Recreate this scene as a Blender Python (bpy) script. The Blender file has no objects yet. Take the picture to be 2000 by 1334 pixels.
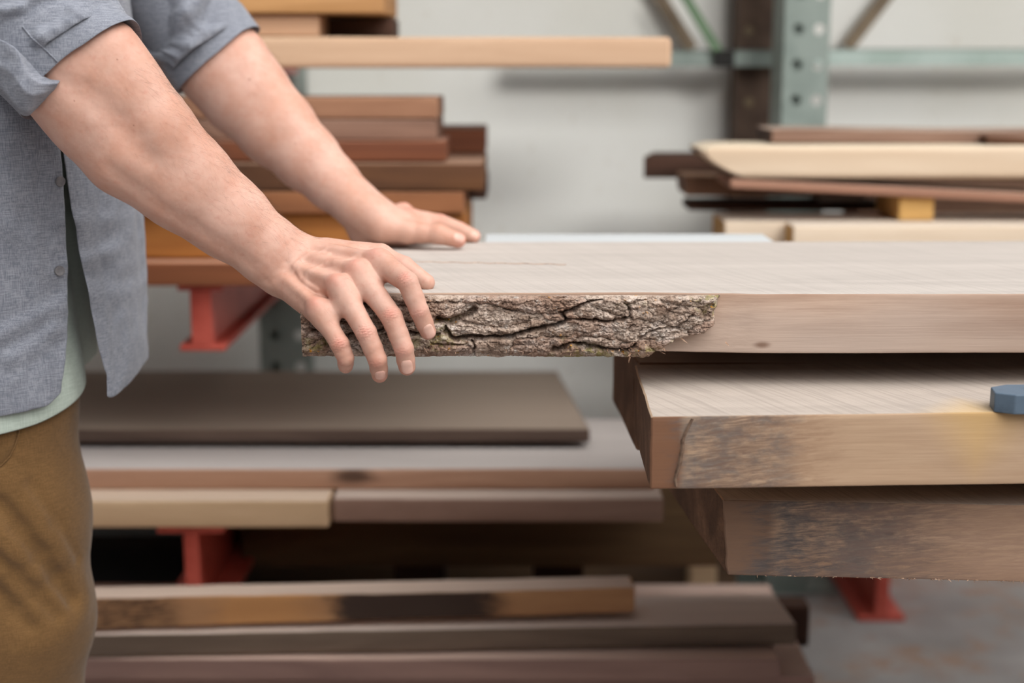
import bpy, bmesh, math, random
import numpy as np
from mathutils import Matrix, Vector

C = bpy.context.scene.collection
PI = math.pi
rng = np.random.default_rng(7)
random.seed(7)

# ------------------------------------------------------------------ camera, sky, sun, exposure
CAM_Z, PITCH, FPX, CX0, CY0 = 1.15, math.radians(10.9), 2778.0, 1000.0, 667.0
cam_d = bpy.data.cameras.new('camera')
cam = bpy.data.objects.new('camera', cam_d)
C.objects.link(cam)
cam.location = (0, 0, CAM_Z)
cam.rotation_euler = (PI / 2 - PITCH, 0, 0)
cam_d.sensor_width = 36.0
cam_d.lens = 36.0 * FPX / 2000.0
cam_d.clip_start = 0.05
cam_d.dof.use_dof = True
cam_d.dof.focus_distance = 1.425
cam_d.dof.aperture_fstop = 2.6
cam_d.dof.aperture_blades = 0
sc = bpy.context.scene
sc.camera = cam

world = bpy.data.worlds.new('overcast_sky')
sc.world = world
world.use_nodes = True
wn = world.node_tree
bg = wn.nodes['Background']
wtc = wn.nodes.new('ShaderNodeTexCoord')
wsep = wn.nodes.new('ShaderNodeSeparateXYZ')
wramp = wn.nodes.new('ShaderNodeValToRGB')
wn.links.new(wtc.outputs['Generated'], wsep.inputs[0])
wn.links.new(wsep.outputs['Z'], wramp.inputs[0])
wramp.color_ramp.elements[0].position = 0.0
wramp.color_ramp.elements[0].color = (0.02, 0.02, 0.022, 1)
we = wramp.color_ramp.elements.new(0.30); we.color = (0.30, 0.315, 0.34, 1)
wramp.color_ramp.elements[1 + 1].position = 0.75
wramp.color_ramp.elements[2].color = (0.50, 0.53, 0.57, 1)
# thin cloud, brighter towards the veiled sun high on the front right
wdot = wn.nodes.new('ShaderNodeVectorMath'); wdot.operation = 'DOT_PRODUCT'
wdot.inputs[1].default_value = Vector((0.42, -0.40, 0.82)).normalized()
wn.links.new(wtc.outputs['Generated'], wdot.inputs[0])
wmr = wn.nodes.new('ShaderNodeMapRange'); wmr.interpolation_type = 'SMOOTHSTEP'
wmr.inputs['From Min'].default_value = 0.60; wmr.inputs['From Max'].default_value = 1.0
wmr.inputs['To Min'].default_value = 0.0; wmr.inputs['To Max'].default_value = 5.9
wn.links.new(wdot.outputs['Value'], wmr.inputs['Value'])
wadd = wn.nodes.new('ShaderNodeMix'); wadd.data_type = 'RGBA'; wadd.blend_type = 'ADD'; wadd.clamp_result = False
wadd.inputs[0].default_value = 1.0
wgl = wn.nodes.new('ShaderNodeCombineXYZ')
for k_, v_ in enumerate((1.0, 0.975, 0.94)):
    mm_ = wn.nodes.new('ShaderNodeMath'); mm_.operation = 'MULTIPLY'; mm_.inputs[1].default_value = v_
    wn.links.new(wmr.outputs['Result'], mm_.inputs[0]); wn.links.new(mm_.outputs[0], wgl.inputs[k_])
wn.links.new(wramp.outputs[0], wadd.inputs[6]); wn.links.new(wgl.outputs[0], wadd.inputs[7])
wn.links.new(wadd.outputs[2], bg.inputs['Color'])
bg.inputs['Strength'].default_value = 1.0

sun_d = bpy.data.lights.new('hazy_sun', 'SUN')
sun_d.energy = 2.9
sun_d.angle = math.radians(18.0)
sun_d.color = (1.0, 0.97, 0.93)
sun = bpy.data.objects.new('hazy_sun', sun_d)
C.objects.link(sun)
# a low sun behind the camera: it reaches only the upper part of the back wall, past the container added there
sdir = Vector((-0.22, 0.94, -0.25)).normalized()
sun.rotation_euler = sdir.to_track_quat('-Z', 'Y').to_euler()
sun.location = (2, -4, 6)

sc.view_settings.view_transform = 'Standard'
sc.view_settings.look = 'None'
sc.view_settings.gamma = 1.0
sc.view_settings.use_curve_mapping = False
sc.view_settings.exposure = -0.30
sc.cycles.use_denoising = True
sc.cycles.max_bounces = 8
sc.cycles.sample_clamp_indirect = 6.0

# ------------------------------------------------------------------ measuring helpers
_F = np.array([0, math.cos(PITCH), -math.sin(PITCH)])
_U = np.array([0, math.sin(PITCH), math.cos(PITCH)])
_R = np.array([1.0, 0, 0])
CAM = np.array([0, 0, CAM_Z])

def ray(px, py):
    d = _F + (px - CX0) / FPX * _R + (CY0 - py) / FPX * _U
    return d

def P(px, py, Y):                       # point seen at a photo position, at depth Y
    d = ray(px, py)
    return CAM + d * (Y / d[1])

def PZ(px, py, z):                      # point seen at a photo position, on the level plane z
    d = ray(px, py)
    return CAM + d * ((z - CAM_Z) / d[2])

def PX(px, py, x):                      # same, on the upright plane x
    d = ray(px, py)
    return CAM + d * (x / d[0])

def proj(p):
    q = np.asarray(p) - CAM
    w = q @ _F
    return CX0 + FPX * (q @ _R) / w, CY0 - FPX * (q @ _U) / w

def zat(py, Y):
    return P(1000, py, Y)[2]

# ------------------------------------------------------------------ noise
def _hash(ix, iy, iz, seed):
    h = (ix.astype(np.int64) * 374761393 + iy.astype(np.int64) * 668265263 + iz.astype(np.int64) * 2147483647 + seed * 974634777)
    h = (h ^ (h >> 13)) * 1274126177
    h = h & 0x7fffffff
    h = (h ^ (h >> 16)) & 0xffff
    return h / 65535.0

def vnoise(p, seed=0):
    p = np.asarray(p, dtype=np.float64)
    i = np.floor(p).astype(np.int64)
    f = p - i
    f = f * f * f * (f * (f * 6 - 15) + 10)
    r = 0
    for dx in (0, 1):
        wx = f[..., 0] if dx else 1 - f[..., 0]
        for dy in (0, 1):
            wy = f[..., 1] if dy else 1 - f[..., 1]
            for dz in (0, 1):
                wz = f[..., 2] if dz else 1 - f[..., 2]
                r = r + wx * wy * wz * _hash(i[..., 0] + dx, i[..., 1] + dy, i[..., 2] + dz, seed)
    return r * 2 - 1

def fbm(p, seed=0, octv=4, gain=0.5, lac=2.03):
    p = np.asarray(p, dtype=np.float64)
    a, s, r = 1.0, 0.0, 0
    for o in range(octv):
        r = r + a * vnoise(p, seed + o * 17)
        s += a
        a *= gain
        p = p * lac + 11.3
    return r / s

def voronoi2(x, y, seed=0):
    ix, iy = np.floor(x).astype(np.int64), np.floor(y).astype(np.int64)
    f1 = np.full(x.shape, 9.0); f2 = np.full(x.shape, 9.0); idv = np.zeros(x.shape)
    z = np.zeros_like(ix)
    for dx in (-1, 0, 1):
        for dy in (-1, 0, 1):
            cx, cy = ix + dx, iy + dy
            px = cx + 0.1 + 0.8 * _hash(cx, cy, z, seed)
            py = cy + 0.1 + 0.8 * _hash(cx, cy, z, seed + 5)
            v = _hash(cx, cy, z, seed + 9)
            d = np.hypot(x - px, y - py)
            m = d < f1
            f2 = np.where(m, f1, np.minimum(f2, d))
            idv = np.where(m, v, idv)
            f1 = np.where(m, d, f1)
    return f1, f2, idv

# ------------------------------------------------------------------ scene helpers
def prop(o, label=None, cat=None, group=None, kind=None):
    if label: o['label'] = label
    if cat: o['category'] = cat
    if group: o['group'] = group
    if kind: o['kind'] = kind
    return o

def mesh_obj(name, verts, faces, mats, parent=None, smooth=True, sharp=None, loc=None, fmat=None):
    me = bpy.data.meshes.new(name)
    verts = np.asarray(verts, dtype=np.float64)
    if isinstance(faces, np.ndarray):
        n = faces.shape[1]
        me.vertices.add(len(verts)); me.vertices.foreach_set('co', verts.astype(np.float32).ravel())
        me.loops.add(faces.size); me.loops.foreach_set('vertex_index', faces.astype(np.int32).ravel())
        me.polygons.add(len(faces))
        me.polygons.foreach_set('loop_start', np.arange(0, faces.size, n, dtype=np.int32))
        me.update(calc_edges=True)
        me.validate()
    else:
        me.from_pydata([tuple(v) for v in verts], [], faces)
        me.update()
    if not isinstance(mats, (list, tuple)): mats = [mats]
    for m in mats: me.materials.append(m)
    if fmat is not None: me.polygons.foreach_set('material_index', np.asarray(fmat, dtype=np.int32))
    if smooth:
        me.polygons.foreach_set('use_smooth', np.ones(len(me.polygons), dtype=bool))
        if sharp: me.set_sharp_from_angle(angle=math.radians(sharp))
    o = bpy.data.objects.new(name, me)
    C.objects.link(o)
    if loc is not None: o.location = loc
    if parent is not None: o.parent = parent
    return o

def empty(name, loc=(0, 0, 0)):
    o = bpy.data.objects.new(name, None)
    o.empty_display_size = 0.05
    C.objects.link(o); o.location = loc
    return o

class MB:                                # gathers boxes and tubes into one mesh
    def __init__(s): s.v, s.f = [], []
    def add(s, v, f):
        n = len(s.v); s.v += [tuple(q) for q in v]; s.f += [tuple(i + n for i in q) for q in f]
    def box(s, x0, x1, y0, y1, z0, z1):
        s.add([(x0, y0, z0), (x1, y0, z0), (x1, y1, z0), (x0, y1, z0), (x0, y0, z1), (x1, y0, z1), (x1, y1, z1), (x0, y1, z1)],
              [(0, 3, 2, 1), (4, 5, 6, 7), (0, 1, 5, 4), (1, 2, 6, 5), (2, 3, 7, 6), (3, 0, 4, 7)])
    def bar(s, a, b, w, t, up=(0, 0, 1)):
        a, b = Vector(a), Vector(b); d = (b - a).normalized(); u = Vector(up)
        sd = d.cross(u).normalized(); u = sd.cross(d).normalized()
        vs = []
        for q in (a, b):
            for i, j in ((-1, -1), (1, -1), (1, 1), (-1, 1)): vs.append(q + sd * (i * w / 2) + u * (j * t / 2))
        s.add(vs, [(0, 1, 2, 3), (7, 6, 5, 4), (0, 4, 5, 1), (1, 5, 6, 2), (2, 6, 7, 3), (3, 7, 4, 0)])
    def prism(s, prof, y0, y1):          # closed profile in xz, run along y
        n = len(prof)
        v = [(x, y0, z) for x, z in prof] + [(x, y1, z) for x, z in prof]
        f = [tuple(range(n)), tuple(range(2 * n - 1, n - 1, -1))] + [(i, i + n, (i + 1) % n + n, (i + 1) % n) for i in range(n)]
        s.add(v, f)
    def build(s, name, mat, parent=None, bevel=0.0015, smooth=True):
        bm = bmesh.new()
        vs = [bm.verts.new(q) for q in s.v]
        for f in s.f: bm.faces.new([vs[i] for i in f])
        bmesh.ops.recalc_face_normals(bm, faces=bm.faces[:])
        me = bpy.data.meshes.new(name); bm.to_mesh(me); bm.free()
        me.materials.append(mat)
        o = bpy.data.objects.new(name, me); C.objects.link(o)
        if parent is not None: o.parent = parent
        if bevel:
            m = o.modifiers.new('edge', 'BEVEL'); m.width = bevel; m.segments = 2; m.limit_method = 'ANGLE'
        return o

# ------------------------------------------------------------------ materials
def lin(c):
    return tuple(((v / 255) / 12.92 if v <= 10 else ((v / 255 + 0.055) / 1.055) ** 2.4) for v in c) + (1.0,)

class NT:
    def __init__(s, name):
        s.m = bpy.data.materials.new(name); s.m.use_nodes = True
        s.t = s.m.node_tree; s.b = s.t.nodes['Principled BSDF']
        s.b.inputs['Specular IOR Level'].default_value = 0.3
    def n(s, typ, **kw):
        o = s.t.nodes.new(typ)
        for k, v in kw.items(): setattr(o, k, v)
        return o
    def l(s, a, b): s.t.links.new(a, b)
    def coord(s, out='Object'):
        return s.n('ShaderNodeTexCoord').outputs[out]
    def mapping(s, vec, scale=(1, 1, 1), rot=(0, 0, 0), loc=(0, 0, 0)):
        m = s.n('ShaderNodeMapping'); m.inputs['Scale'].default_value = scale
        m.inputs['Rotation'].default_value = rot; m.inputs['Location'].default_value = loc
        s.l(vec, m.inputs[0]); return m.outputs[0]
    def noise(s, vec, scale=5, detail=4, rough=0.55, dist=0.0):
        t = s.n('ShaderNodeTexNoise'); t.inputs['Scale'].default_value = scale; t.inputs['Detail'].default_value = detail
        t.inputs['Roughness'].default_value = rough; t.inputs['Distortion'].default_value = dist
        s.l(vec, t.inputs['Vector']); return t.outputs['Fac']
    def wave(s, vec, scale=5, dist=2, detail=2, dscale=1.0, prof='SIN', direction='X'):
        t = s.n('ShaderNodeTexWave'); t.wave_profile = prof; t.bands_direction = direction
        t.inputs['Scale'].default_value = scale; t.inputs['Distortion'].default_value = dist
        t.inputs['Detail'].default_value = detail; t.inputs['Detail Scale'].default_value = dscale
        s.l(vec, t.inputs['Vector']); return t.outputs['Fac']
    def ramp(s, fac, stops, interp='LINEAR'):
        r = s.n('ShaderNodeValToRGB'); e = r.color_ramp.elements; r.color_ramp.interpolation = interp
        while len(e) < len(stops): e.new(0.5)
        for el, (p, c) in zip(e, stops): el.position = p; el.color = c if len(c) == 4 else tuple(c) + (1,)
        s.l(fac, r.inputs[0]); return r.outputs[0]
    def grey(s, fac, p0, p1, v0=0.0, v1=1.0):
        r = s.n('ShaderNodeMapRange'); r.interpolation_type = 'SMOOTHSTEP'
        for k, v in zip(('From Min', 'From Max', 'To Min', 'To Max'), (p0, p1, v0, v1)): r.inputs[k].default_value = v
        s.l(fac, r.inputs['Value']); return r.outputs['Result']
    def mix(s, fac, a, b, mode='MIX'):
        m = s.n('ShaderNodeMix', data_type='RGBA', blend_type=mode)
        if isinstance(fac, (int, float)): m.inputs['Factor'].default_value = fac
        else: s.l(fac, m.inputs['Factor'])
        for sock, v in ((m.inputs[6], a), (m.inputs[7], b)):
            if isinstance(v, tuple): sock.default_value = v if len(v) == 4 else v + (1,)
            else: s.l(v, sock)
        return m.outputs[2]
    def math(s, op, a, b=None):
        m = s.n('ShaderNodeMath', operation=op)
        for i, v in enumerate((a, b)):
            if v is None: continue
            if isinstance(v, (int, float)): m.inputs[i].default_value = v
            else: s.l(v, m.inputs[i])
        return m.outputs[0]
    def bump(s, h, dist=0.001, strength=1.0, prev=None):
        b = s.n('ShaderNodeBump'); b.inputs['Distance'].default_value = dist; b.inputs['Strength'].default_value = strength
        s.l(h, b.inputs['Height'])
        if prev is not None: s.l(prev, b.inputs['Normal'])
        return b.outputs[0]
    def done(s, color=None, rough=0.7, normal=None):
        if color is not None:
            if isinstance(color, tuple): s.b.inputs['Base Color'].default_value = color
            else: s.l(color, s.b.inputs['Base Color'])
        s.b.inputs['Roughness'].default_value = rough
        if normal is not None: s.l(normal, s.b.inputs['Normal'])
        return s.m

def sep(t, vec):
    q = t.n('ShaderNodeSeparateXYZ'); t.l(vec, q.inputs[0]); return q.outputs

_seed = [0]
def wood(name, light, dark, top=None, saw=None, blotch=None, blotch_amt=0.5, rough=0.75, grain=1.0, bump=0.0005, yellow=None, knots=None, sawamt=1.0):
    """board running along its own x axis; top = dusty colour of the upper face, saw = angle of the saw marks on it"""
    t = NT(name); _seed[0] += 3.7
    co = t.coord()
    off = (_seed[0], _seed[0] * 1.3, _seed[0] * 0.7)
    g1 = t.noise(t.mapping(co, (2.2 * grain, 26 * grain, 26 * grain), loc=off), 1.0, 6, 0.6, 0.8)
    g2 = t.noise(t.mapping(co, (9, 420, 420), loc=off), 1.0, 3, 0.6)
    g3 = t.noise(t.mapping(co, (1.5, 5, 5), loc=off), 1.0, 3, 0.5)
    base = t.ramp(g1, [(0.28, dark), (0.52, tuple((a + b) / 2 for a, b in zip(light, dark))), (0.72, light)])
    base = t.mix(t.grey(g2, 0.25, 0.75, 0.0, 0.35), base, dark)
    if blotch:
        base = t.mix(t.grey(g3, 0.45, 0.7, 0, blotch_amt), base, blotch)
    if knots:
        for (kx, kz, kr, kc) in knots:
            s = sep(t, co)
            dx = t.math('DIVIDE', t.math('SUBTRACT', s[0], kx), kr * 2.4)
            dz = t.math('DIVIDE', t.math('SUBTRACT', s[2], kz), kr)
            d = t.math('SQRT', t.math('ADD', t.math('MULTIPLY', dx, dx), t.math('MULTIPLY', dz, dz)))
            d = t.math('ADD', d, t.math('MULTIPLY', t.math('SUBTRACT', g1, 0.5), 1.2))
            base = t.mix(t.grey(d, 0.25, 1.0, 0.85, 0.0), base, kc)
    h = t.math('ADD', t.math('MULTIPLY', g2, 0.6), g1)
    nrm = t.bump(h, bump, 0.7)
    if top:
        nz = sep(t, t.coord('Normal'))[2]
        up = t.grey(nz, 0.75, 0.95)
        tc = t.mix(t.grey(g1, 0.3, 0.75, 0.0, 0.5), top, tuple(v * 0.72 for v in top[:3]) + (1,))
        tc = t.mix(t.grey(g2, 0.3, 0.8, 0, 0.25), tc, tuple(v * 0.7 for v in top[:3]) + (1,))
        base = t.mix(up, base, tc)
        if saw is not None:
            w = t.noise(t.mapping(t.mapping(co, rot=(0, 0, saw)), (150, 5, 40)), 1, 3, 0.6, 0.3)
            w2 = t.wave(t.mapping(co, rot=(0, 0, saw)), 62, 3.5, 3, 2.0)
            fz = t.noise(t.mapping(t.mapping(co, rot=(0, 0, saw)), (900, 60, 300)), 1, 2)
            pm = t.grey(t.noise(co, 6, 2), 0.4, 0.65)
            hh = t.math('ADD', t.math('MULTIPLY', w, 1.6 * sawamt), t.math('ADD', t.math('MULTIPLY', t.math('MULTIPLY', w2, pm), 0.25), t.math('MULTIPLY', fz, 0.35)))
            nrm = t.bump(t.math('MULTIPLY', hh, up), 0.0014, 0.5, nrm)
            base = t.mix(t.math('MULTIPLY', t.grey(w, 0.35, 0.55, 0.25 * sawamt, 0.0), up), base, tuple(v * 0.62 for v in top[:3]) + (1,))  # shade of raised fibres, painted darker along the saw grooves
    if yellow:  # yellow bounce light beside the bar, painted into the wood colour
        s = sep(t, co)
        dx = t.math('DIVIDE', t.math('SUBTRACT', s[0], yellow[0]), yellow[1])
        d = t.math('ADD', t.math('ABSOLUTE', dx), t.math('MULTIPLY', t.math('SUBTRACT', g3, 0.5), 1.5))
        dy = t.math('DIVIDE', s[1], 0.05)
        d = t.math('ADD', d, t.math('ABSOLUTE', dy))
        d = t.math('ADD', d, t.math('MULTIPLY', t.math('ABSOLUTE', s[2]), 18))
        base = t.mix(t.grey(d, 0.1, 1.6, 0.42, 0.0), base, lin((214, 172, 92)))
    return t.done(base, rough, nrm)

def plain(name, col, col2=None, rough=0.5, scale=18, bump=0.0003, metal=0.0):
    t = NT(name); co = t.coord()
    n = t.noise(co, scale, 5, 0.6)
    c = t.mix(t.grey(n, 0.4, 0.7), col, col2 or tuple(v * 0.75 for v in col[:3]) + (1,))
    t.b.inputs['Metallic'].default_value = metal
    return t.done(c, rough, t.bump(t.noise(co, scale * 6, 3), bump, 0.5))

# ------------------------------------------------------------------ boards
def board_at(name, label, cat, A, B, W, T, mat, group=None, seed=0, amp=0.0008, skl=0.0, skr=0.0, T2=None, bev=0.002,
             round_l=0.0, front=None, ext=0.0, step=0.02, endmat=None, slope_l=0.0, kidbase=None):
    """A, B: front-top-left and front-top-right corner in the world; the board goes back W and down T.
    skl / skr: how far the back of the left / right end lies along the length; slope_l: how far the foot of the left end lies along it"""
    A, B = Vector(A), Vector(B)
    X = (B - A); L = X.length + ext; X.normalize()
    Yv = Vector((0, 0, 1)).cross(X).normalized(); Zv = X.cross(Yv).normalized()
    n = max(4, int(L / step))
    # ring, from the foot of the front round over the top, to the back
    nf, nt = max(4, int(T / (step * .5))), max(4, int(W / (step * 1.5)))
    ring = []
    def arc(cy, cz, a0):
        for k in range(4):
            a = a0 + k * PI / 6; ring.append((cy + bev * math.cos(a), cz + bev * math.sin(a)))
    arc(bev, -1 + 0, PI) if False else None
    pts = []
    def line(p, q, k):
        for i in range(1, k): pts.append((p[0] + (q[0] - p[0]) * i / k, p[1] + (q[1] - p[1]) * i / k))
    def arc2(cy, cz, a0):
        for k in range(4):
            a = a0 - k * PI / 6; pts.append((cy + bev * math.cos(a), cz + bev * math.sin(a)))
    arc2(bev, -T + bev, PI * 1.5); line((0, -T + bev), (0, -bev), nf)
    arc2(bev, -bev, PI); line((bev, 0), (W - bev, 0), nt)
    arc2(W - bev, -bev, PI / 2); line((W, -bev), (W, -T + bev), 3)
    arc2(W - bev, -T + bev, 0); line((W - bev, -T), (bev, -T), nt)
    pts = np.array(pts); m = len(pts)
    T2 = T if T2 is None else T2
    us = np.linspace(0, 1, n + 1)
    us = np.concatenate([[0, 0.0], us[1:-1], [1, 1]])
    V = np.zeros((len(us), m, 3))
    for i, u in enumerate(us):
        y = pts[:, 0].copy(); z = pts[:, 1].copy()
        z = z * (1 + (T2 / T - 1) * u)
        fy = y / W
        inset = 0.0
        if i == 0 or i == len(us) - 1:
            k = bev * 0.8
            y = np.clip(y, k, W - k); z = np.clip(z, -T * (1 + (T2 / T - 1) * u) + k, -k)
        else:
            inset = bev if i == 1 else (-bev if i == len(us) - 2 else 0)
        el = skl * fy + slope_l * (-z / T) + round_l * ((-z / T) ** 2) + round_l * 0.3 * np.clip((z / T + 0.2) / 0.2, 0, 1) ** 2
        er = skr * fy
        x = el + (L + er - el) * u + inset
        V[i, :, 0], V[i, :, 1], V[i, :, 2] = x, y, z
    nv = V.reshape(-1, 3)
    q = nv * np.array([3.0, 12, 12]) + seed * 5.1
    if amp:
        f2 = nv * np.array([30, 60, 60.]) + seed
        nv[:, 1] += amp * fbm(q, seed) * 1.6 + amp * 0.35 * fbm(f2, seed + 3, 3)
        nv[:, 2] += amp * fbm(q + 31, seed + 1) * 1.2 + amp * 0.3 * fbm(f2 + 9, seed + 4, 3)
        nv[:, 0] += amp * fbm(nv * np.array([5, 90, 90.]), seed + 2)
    if front is not None:
        isf = np.clip(1 - nv[:, 1] / (W * 0.25 + 0.01), 0, 1)
        nv[:, 1] += front(nv[:, 0], nv[:, 2]) * isf
    faces = []
    N = len(us)
    for i in range(N - 1):
        for j in range(m):
            k = (j + 1) % m
            faces.append((i * m + j, i * m + k, (i + 1) * m + k, (i + 1) * m + j))
    faces.append(tuple(range(m - 1, -1, -1))); faces.append(tuple((N - 1) * m + j for j in range(m)))
    fm = [0] * (len(faces) - 2) + [1 if endmat else 0] * 2
    o = mesh_obj(name, nv, faces, [mat, endmat] if endmat else mat, smooth=True, sharp=32, fmat=fm)
    bm = bmesh.new(); bm.from_mesh(o.data); bmesh.ops.recalc_face_normals(bm, faces=bm.faces[:]); bm.to_mesh(o.data); bm.free()
    Mx = Matrix.Identity(4)
    for i in range(3): Mx[i][0], Mx[i][1], Mx[i][2], Mx[i][3] = X[i], Yv[i], Zv[i], A[i]
    o.matrix_world = Mx
    if cat: prop(o, label, cat, group)
    return o
# ------------------------------------------------------------------ the setting: floor and back wall
WALL_Y = 3.42
def floor_material():
    t = NT('concrete_floor'); co = t.coord()
    n1 = t.noise(co, 3, 5, .6); n2 = t.noise(co, 26, 5, .65); n3 = t.noise(co, 140, 3, .6)
    c = t.ramp(n1, [(.3, lin((136, 132, 131))), (.7, lin((178, 175, 174)))])
    d = t.math('ADD', t.math('MULTIPLY', t.noise(co, 7, 4, .6), .6), t.math('MULTIPLY', n2, .4))
    c = t.mix(t.grey(d, .47, .66, 0, .7), c, t.mix(t.grey(n3, .4, .6), lin((178, 142, 116)), lin((148, 112, 88))))
    return t.done(c, .9, t.bump(n2, .004, .6))
def wall_material():
    t = NT('painted_wall_panel'); co = t.coord()
    n1 = t.noise(co, 1.6, 3); n2 = t.noise(co, 30, 4)
    c = t.mix(t.grey(n1, .35, .65), lin((238, 239, 235)), lin((230, 230, 223)))
    c = t.mix(t.grey(n2, .62, .75, 0, .3), c, lin((200, 190, 172)))
    s = sep(t, co)
    sm = t.wave(t.mapping(co, (1, 0, 0)), .30, 0, 0)
    c = t.mix(t.grey(sm, .985, 1.0, 0, .22), c, lin((150, 146, 138)))
    return t.done(c, .55, t.bump(t.noise(co, 12, 3), .002, .3))
M_FLOOR, M_WALL = floor_material(), wall_material()
m = MB(); m.box(-9, 10, -7.5, WALL_Y + .15, -.1, 0); prop(m.build('floor', M_FLOOR, bevel=0), kind='structure')
m = MB(); m.box(-5, 5, WALL_Y, WALL_Y + .12, 0, 2.04); prop(m.build('wall_back', M_WALL, bevel=0), kind='structure')

M_SKY_BLOCKER = plain('sky_blocker_paint', lin((150, 148, 142)), lin((120, 116, 110)), .8, 8)
m = MB(); m.box(-5, 5, 2.22, WALL_Y + .15, 2.04, 2.10); prop(m.build('sky_blocker_roof', M_SKY_BLOCKER, bevel=0), kind='structure')  # unseen roof added to keep high sky light off the wall
# an unseen container added behind the camera to shade the lower part of the wall
M_BLOCKER = plain('blocker_paint', lin((120, 124, 128)), lin((100, 104, 108)), .6, 3)
def blocker():
    root = empty('sun_blocker', (0, -4.2, 0)); prop(root, 'unseen grey container added behind the camera to shade the wall', 'blocker')
    H = .985 + (WALL_Y + 3.0) * .25 / .94
    m = MB()
    x = -6.0
    while x < 8.0:                       # corrugated long side
        m.box(x, x + .14, 1.16, 1.20, .15, H - .06); m.box(x + .14, x + .28, 1.13, 1.17, .15, H - .06); x += .28
    m.build('blocker_side', M_BLOCKER, root, 0)
    m = MB(); m.box(-6, 8, -1.2, 1.13, .15, H - .02); m.build('body', M_BLOCKER, root, .01)
    m = MB(); m.box(-6.05, 8.05, 1.10, 1.20, H - .12, H); m.build('blocker_top_rail', M_BLOCKER, root, .005)
    m = MB(); m.box(-6.05, 8.05, 1.10, 1.20, 0, .16); m.build('blocker_bottom_rail', M_BLOCKER, root, .005)
    for x in (-6.0, 8.0):
        for y in (1.05, -1.2):
            m = MB(); m.box(x - .08, x + .08, y, y + .15, 0, H); m.build('blocker_post', M_BLOCKER, root, .005)
blocker()
# ------------------------------------------------------------------ the slab stack in front
Y1 = 1.405
SLAB_TOP_Z = zat(576, Y1)
FAR_Y = PZ(1300, 473, SLAB_TOP_Z)[1]
SLAB_T = SLAB_TOP_Z - zat(693, Y1)
print('slab top', SLAB_TOP_Z, 'far', FAR_Y, 'thick', SLAB_T)

def slab_one_material():
    return wood('dusty_walnut_slab', lin((206, 178, 158)), lin((150, 118, 98)), top=lin((188, 179, 172)), saw=math.radians(-20), sawamt=.8, rough=.85, grain=.8, bump=.0006,
                knots=[(PX0K, -.052, .006, lin((120, 92, 76)))], blotch=lin((196, 184, 176)), blotch_amt=.5)
A1 = np.array(P(588, 577, Y1)); A1[2] = SLAB_TOP_Z
B1 = np.array(PZ(2000, 573, SLAB_TOP_Z))
d1 = nrm1 = (B1 - A1) / np.linalg.norm(B1 - A1)
B1L = A1 + d1 * 2.3
PX0K = float((P(1490, 682, Y1) - A1)[0])
M_S1 = slab_one_material()
def s1_front(x, z):                      # the sawn part of the edge bellies a little
    f = np.clip((x - .36) / .1, 0, 1)
    return f * (-.0015 * np.cos(z / SLAB_T * PI + PI / 2) ) + (1 - f) * .011
backL = PZ(702, 476, SLAB_TOP_Z)
def nrmz(v):
    v = np.asarray(v, dtype=np.float64); return v / np.linalg.norm(v)
slab1 = board_at('live_edge_slab', 'thick pale sawn slab with bark on its front edge, under both hands', 'slab', A1, B1L, FAR_Y - Y1, SLAB_T, M_S1,
                 'sawn slabs stacked in front', seed=3, amp=.0009, skl=float(backL[0] - A1[0]), bev=.0018, front=s1_front, step=.008)

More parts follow.
